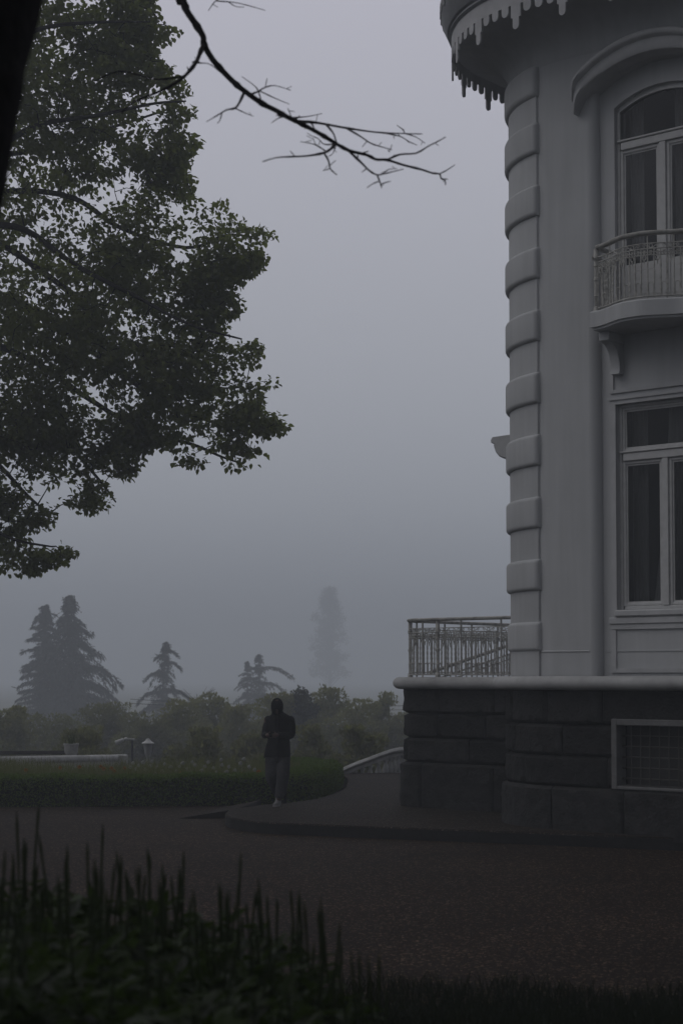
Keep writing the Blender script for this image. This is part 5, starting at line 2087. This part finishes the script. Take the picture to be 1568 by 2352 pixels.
# lapels and open front edges
coat.tube([(0.02, -0.10, 1.52), (0.03, -0.138, 1.40), (0.015, -0.145, 1.2), (0.0, -0.150, 0.82)], [0.020, 0.022, 0.016, 0.014], 8)
coat.tube([(-0.02, -0.10, 1.52), (-0.045, -0.135, 1.40), (-0.02, -0.140, 1.22)], [0.018, 0.020, 0.010], 8)
coat.tube([(-0.155, -0.03, 1.02), (-0.178, -0.04, 0.90), (-0.200, -0.05, 0.83), (-0.222, -0.06, 0.775)], [0.03, 0.034, 0.026, 0.008], 8)
coat.ellipsoid((0.0, 0.10, 1.52), (0.11, 0.05, 0.045))
coat.ellipsoid((-0.148, 0.018, 1.425), (0.072, 0.078, 0.066))
coat.ellipsoid((0.212, 0.018, 1.42), (0.074, 0.078, 0.066))
fuse(coat, 'coat', 'coat', person, 0.012, 3)
hood = MB()
hr = []
for i in range(15):
    a = i / 14
    z = -0.135 + 0.275 * a
    rx = 0.099 * math.sqrt(max(0.0, 1 - max(0, (z - 0.01) / 0.135) ** 2)) + 0.004
    ry = 0.125 * math.sqrt(max(0.0, 1 - max(0, (z - 0.01) / 0.135) ** 2)) + 0.004
    if z < -0.03:
        rx *= 1 - 1.7 * (-0.03 - z)
    row = []
    for k in range(25):
        th = R(-70) + (R(360 - 40)) * k / 24         # open towards the face
        if z > 0.03:
            th = R(-90) + R(360) * k / 24
        row.append(M_ @ Vector((rx * math.cos(th), 0.012 + ry * math.sin(th), z)))
    hr.append(row)
hood.loft(hr, cap=False, closed=False)
ho = hood.build('hood', 'hood', person, True)
sm = ho.modifiers.new('t', 'SOLIDIFY')
sm.thickness = 0.014
# trousers
tro = MB()
tro.loft([ell(0.015, 0.02, z, rx, ry, 24) for z, rx, ry in ((0.72, 0.185, 0.135), (0.80, 0.195, 0.14), (0.92, 0.18, 0.13), (1.0, 0.165, 0.12))])
for h_, k_, a_, rs in ((HIPL + Vector((-0.005, 0, -0.05)), KNL + Vector((-0.015, 0, 0)), ANL, (0.115, 0.112, 0.098, 0.085, 0.075)), (HIPR + Vector((0.0, 0, -0.05)), KNR + Vector((0.01, 0, 0)), ANR + Vector((0.02, 0.02, 0.04)), (0.115, 0.115, 0.105, 0.095, 0.088))):
    tro.tube(smooth_pts([h_, h_.lerp(k_, 0.5), k_, k_.lerp(a_, 0.5), a_], 4), np.interp(np.linspace(0, 4, 17), range(5), rs), 16)
for z in (0.17, 0.22, 0.28, 0.36):
    c = ANR.lerp(KNR, (z - 0.09) / 0.39) + Vector((0.015, 0.01, 0))
    tro.lathe((c.x, c.y, z), [(0.06, -0.015), (0.096, 0.0), (0.06, 0.015)], 16)
fuse(tro, 'trousers', 'trousers', person, 0.012, 3)


def shoe(pos, yaw, pitch, name='shoe'):
    Ms = Matrix.Translation(pos) @ Matrix.Rotation(yaw, 4, 'Z') @ Matrix.Rotation(pitch, 4, 'X')
    b = MB()
    rows = [(0.075, 0.036, 0.10), (0.05, 0.040, 0.11), (0.0, 0.042, 0.095), (-0.06, 0.046, 0.075), (-0.12, 0.050, 0.062), (-0.165, 0.045, 0.052), (-0.19, 0.030, 0.040)]
    b.loft([[Ms @ Vector((w_ * math.cos(a), y, max(0.022, 0.022 + hgt * 0.9 * max(0, math.sin(a))))) for a in [2 * math.pi * k / 18 for k in range(18)]] for y, w_, hgt in rows])
    o = b.build(name, 'shoe', person, True)
    b = MB()
    ol = [(w_ * 1.06, y) for y, w_, _ in rows] + [(-w_ * 1.06, y) for y, w_, _ in reversed(rows)]
    b.loft([[Ms @ Vector((x, y, 0.0)) for x, y in ol], [Ms @ Vector((x, y, 0.026)) for x, y in ol]])
    b.build('sole', 'shoe_sole', o)


shoe(Vector((0.005, -0.10, 0.0)), R(-8), 0)
shoe(Vector((0.0, 0.33, 0.075)), R(4), R(38))
ph = empty('phone', PP + Vector((-0.078, -0.315, 1.035 + 0.0)), 0, 'dark phone held in both hands by the walking person', 'phone')
ph.location = (PP.x - 0.078, PP.y - 0.315, PZ + 1.185)
b = MB()
b.rbox(-0.036, 0.036, -0.004, 0.004, -0.075, 0.075, 0.003)
o = b.build('case', 'phone', ph)
o.rotation_euler = (R(-50), R(78), 0)
b = MB()
b.rbox(-0.033, 0.033, 0.0042, 0.0050, -0.070, 0.070, 0.0003)
o = b.build('screen', 'phone', ph)
o.rotation_euler = (R(-50), R(78), 0)

# ------------------------------------------------------------------ fog, sky, light
FOG = 0.0034
b = MB()
b.box(-620, 620, -45, 1320, -4.6, 46)
fog = b.build('haze', 'cable')
fog.data.materials.clear()
m = bpy.data.materials.new('haze')
m.use_nodes = True
nt = m.node_tree
nt.nodes.remove(nt.nodes['Principled BSDF'])
pv_ = nt.nodes.new('ShaderNodeVolumePrincipled')
pv_.inputs['Color'].default_value = (0.80, 0.85, 0.91, 1)
pv_.inputs['Density'].default_value = FOG
pv_.inputs['Anisotropy'].default_value = 0.2
nt.links.new(pv_.outputs['Volume'], nt.nodes['Material Output'].inputs['Volume'])
fog.data.materials.append(m)
fog['kind'] = 'stuff'
fog['label'] = 'pale fog filling the whole garden'
fog['category'] = 'fog'
fog.display_type = 'WIRE'

SUN_EL, SUN_AZ = R(50), R(-98)        # from the left, behind thick cloud
w = bpy.data.worlds.new('World')
scene.world = w
w.use_nodes = True
nt = w.node_tree
bg = nt.nodes['Background']
sky = nt.nodes.new('ShaderNodeTexSky')
sky.sky_type = 'NISHITA'
sky.sun_disc = False
sky.sun_elevation = SUN_EL
sky.sun_rotation = SUN_AZ
sky.air_density = 1.5
sky.dust_density = 6
hs = nt.nodes.new('ShaderNodeHueSaturation')
hs.inputs['Saturation'].default_value = 0.10
nt.links.new(sky.outputs['Color'], hs.inputs['Color'])
# overcast: low sky darker than the high sky
tc = nt.nodes.new('ShaderNodeTexCoord')
sx = nt.nodes.new('ShaderNodeSeparateXYZ')
nt.links.new(tc.outputs['Generated'], sx.inputs['Vector'])
rp_ = nt.nodes.new('ShaderNodeValToRGB')
e = rp_.color_ramp.elements
e[0].position = 0.0
e[0].color = (2.42, 2.62, 3.0, 1)
e[1].position = 1.0
e[1].color = (2.5, 2.5, 2.7, 1)
for pos, c in ((0.10, (3.0, 3.15, 3.5)), (0.22, (3.15, 3.22, 3.62)), (0.37, (3.48, 3.45, 3.97)), (0.6, (3.1, 3.1, 3.5))):
    q = e.new(pos)
    q.color = (*c, 1)
nt.links.new(sx.outputs['Z'], rp_.inputs['Fac'])
# the bright half of the sky lies ahead, the wooded park behind the camera is duller
mr = nt.nodes.new('ShaderNodeMapRange')
mr.inputs['From Min'].default_value = -1
mr.inputs['From Max'].default_value = 0.8
mr.inputs['To Min'].default_value = 0.32
mr.inputs['To Max'].default_value = 1.0
nt.links.new(sx.outputs['Y'], mr.inputs['Value'])
mu = nt.nodes.new('ShaderNodeMix')
mu.data_type = 'RGBA'
mu.blend_type = 'MULTIPLY'
mu.inputs['Factor'].default_value = 1
nt.links.new(rp_.outputs['Color'], mu.inputs['A'])
nt.links.new(mr.outputs['Result'], mu.inputs['B'])
mx = nt.nodes.new('ShaderNodeMix')
mx.data_type = 'RGBA'
mx.inputs['Factor'].default_value = 0.05
nt.links.new(mu.outputs['Result'], mx.inputs['A'])
nt.links.new(hs.outputs['Color'], mx.inputs['B'])
nt.links.new(mx.outputs['Result'], bg.inputs['Color'])
bg.inputs['Strength'].default_value = 0.145

sd_ = bpy.data.lights.new('sun', 'SUN')
sd_.energy = 0.5
sd_.angle = R(60)
sd_.color = (1.0, 0.98, 0.96)
so = bpy.data.objects.new('sun', sd_)
col.objects.link(so)
dirv = Vector((math.sin(SUN_AZ) * math.cos(SUN_EL), math.cos(SUN_AZ) * math.cos(SUN_EL), math.sin(SUN_EL)))
so.rotation_euler = (-dirv).to_track_quat('-Z', 'Y').to_euler()

scene.view_settings.view_transform = 'Standard'
scene.view_settings.look = 'None'
scene.view_settings.exposure = 0.1
scene.view_settings.gamma = 1.0
scene.cycles.volume_bounces = 1
scene.cycles.max_bounces = 6
scene.cycles.diffuse_bounces = 3
scene.cycles.transparent_max_bounces = 12
scene.cycles.use_denoising = True
try:
    scene.cycles.denoiser = 'OPENIMAGEDENOISE'
except Exception:
    pass
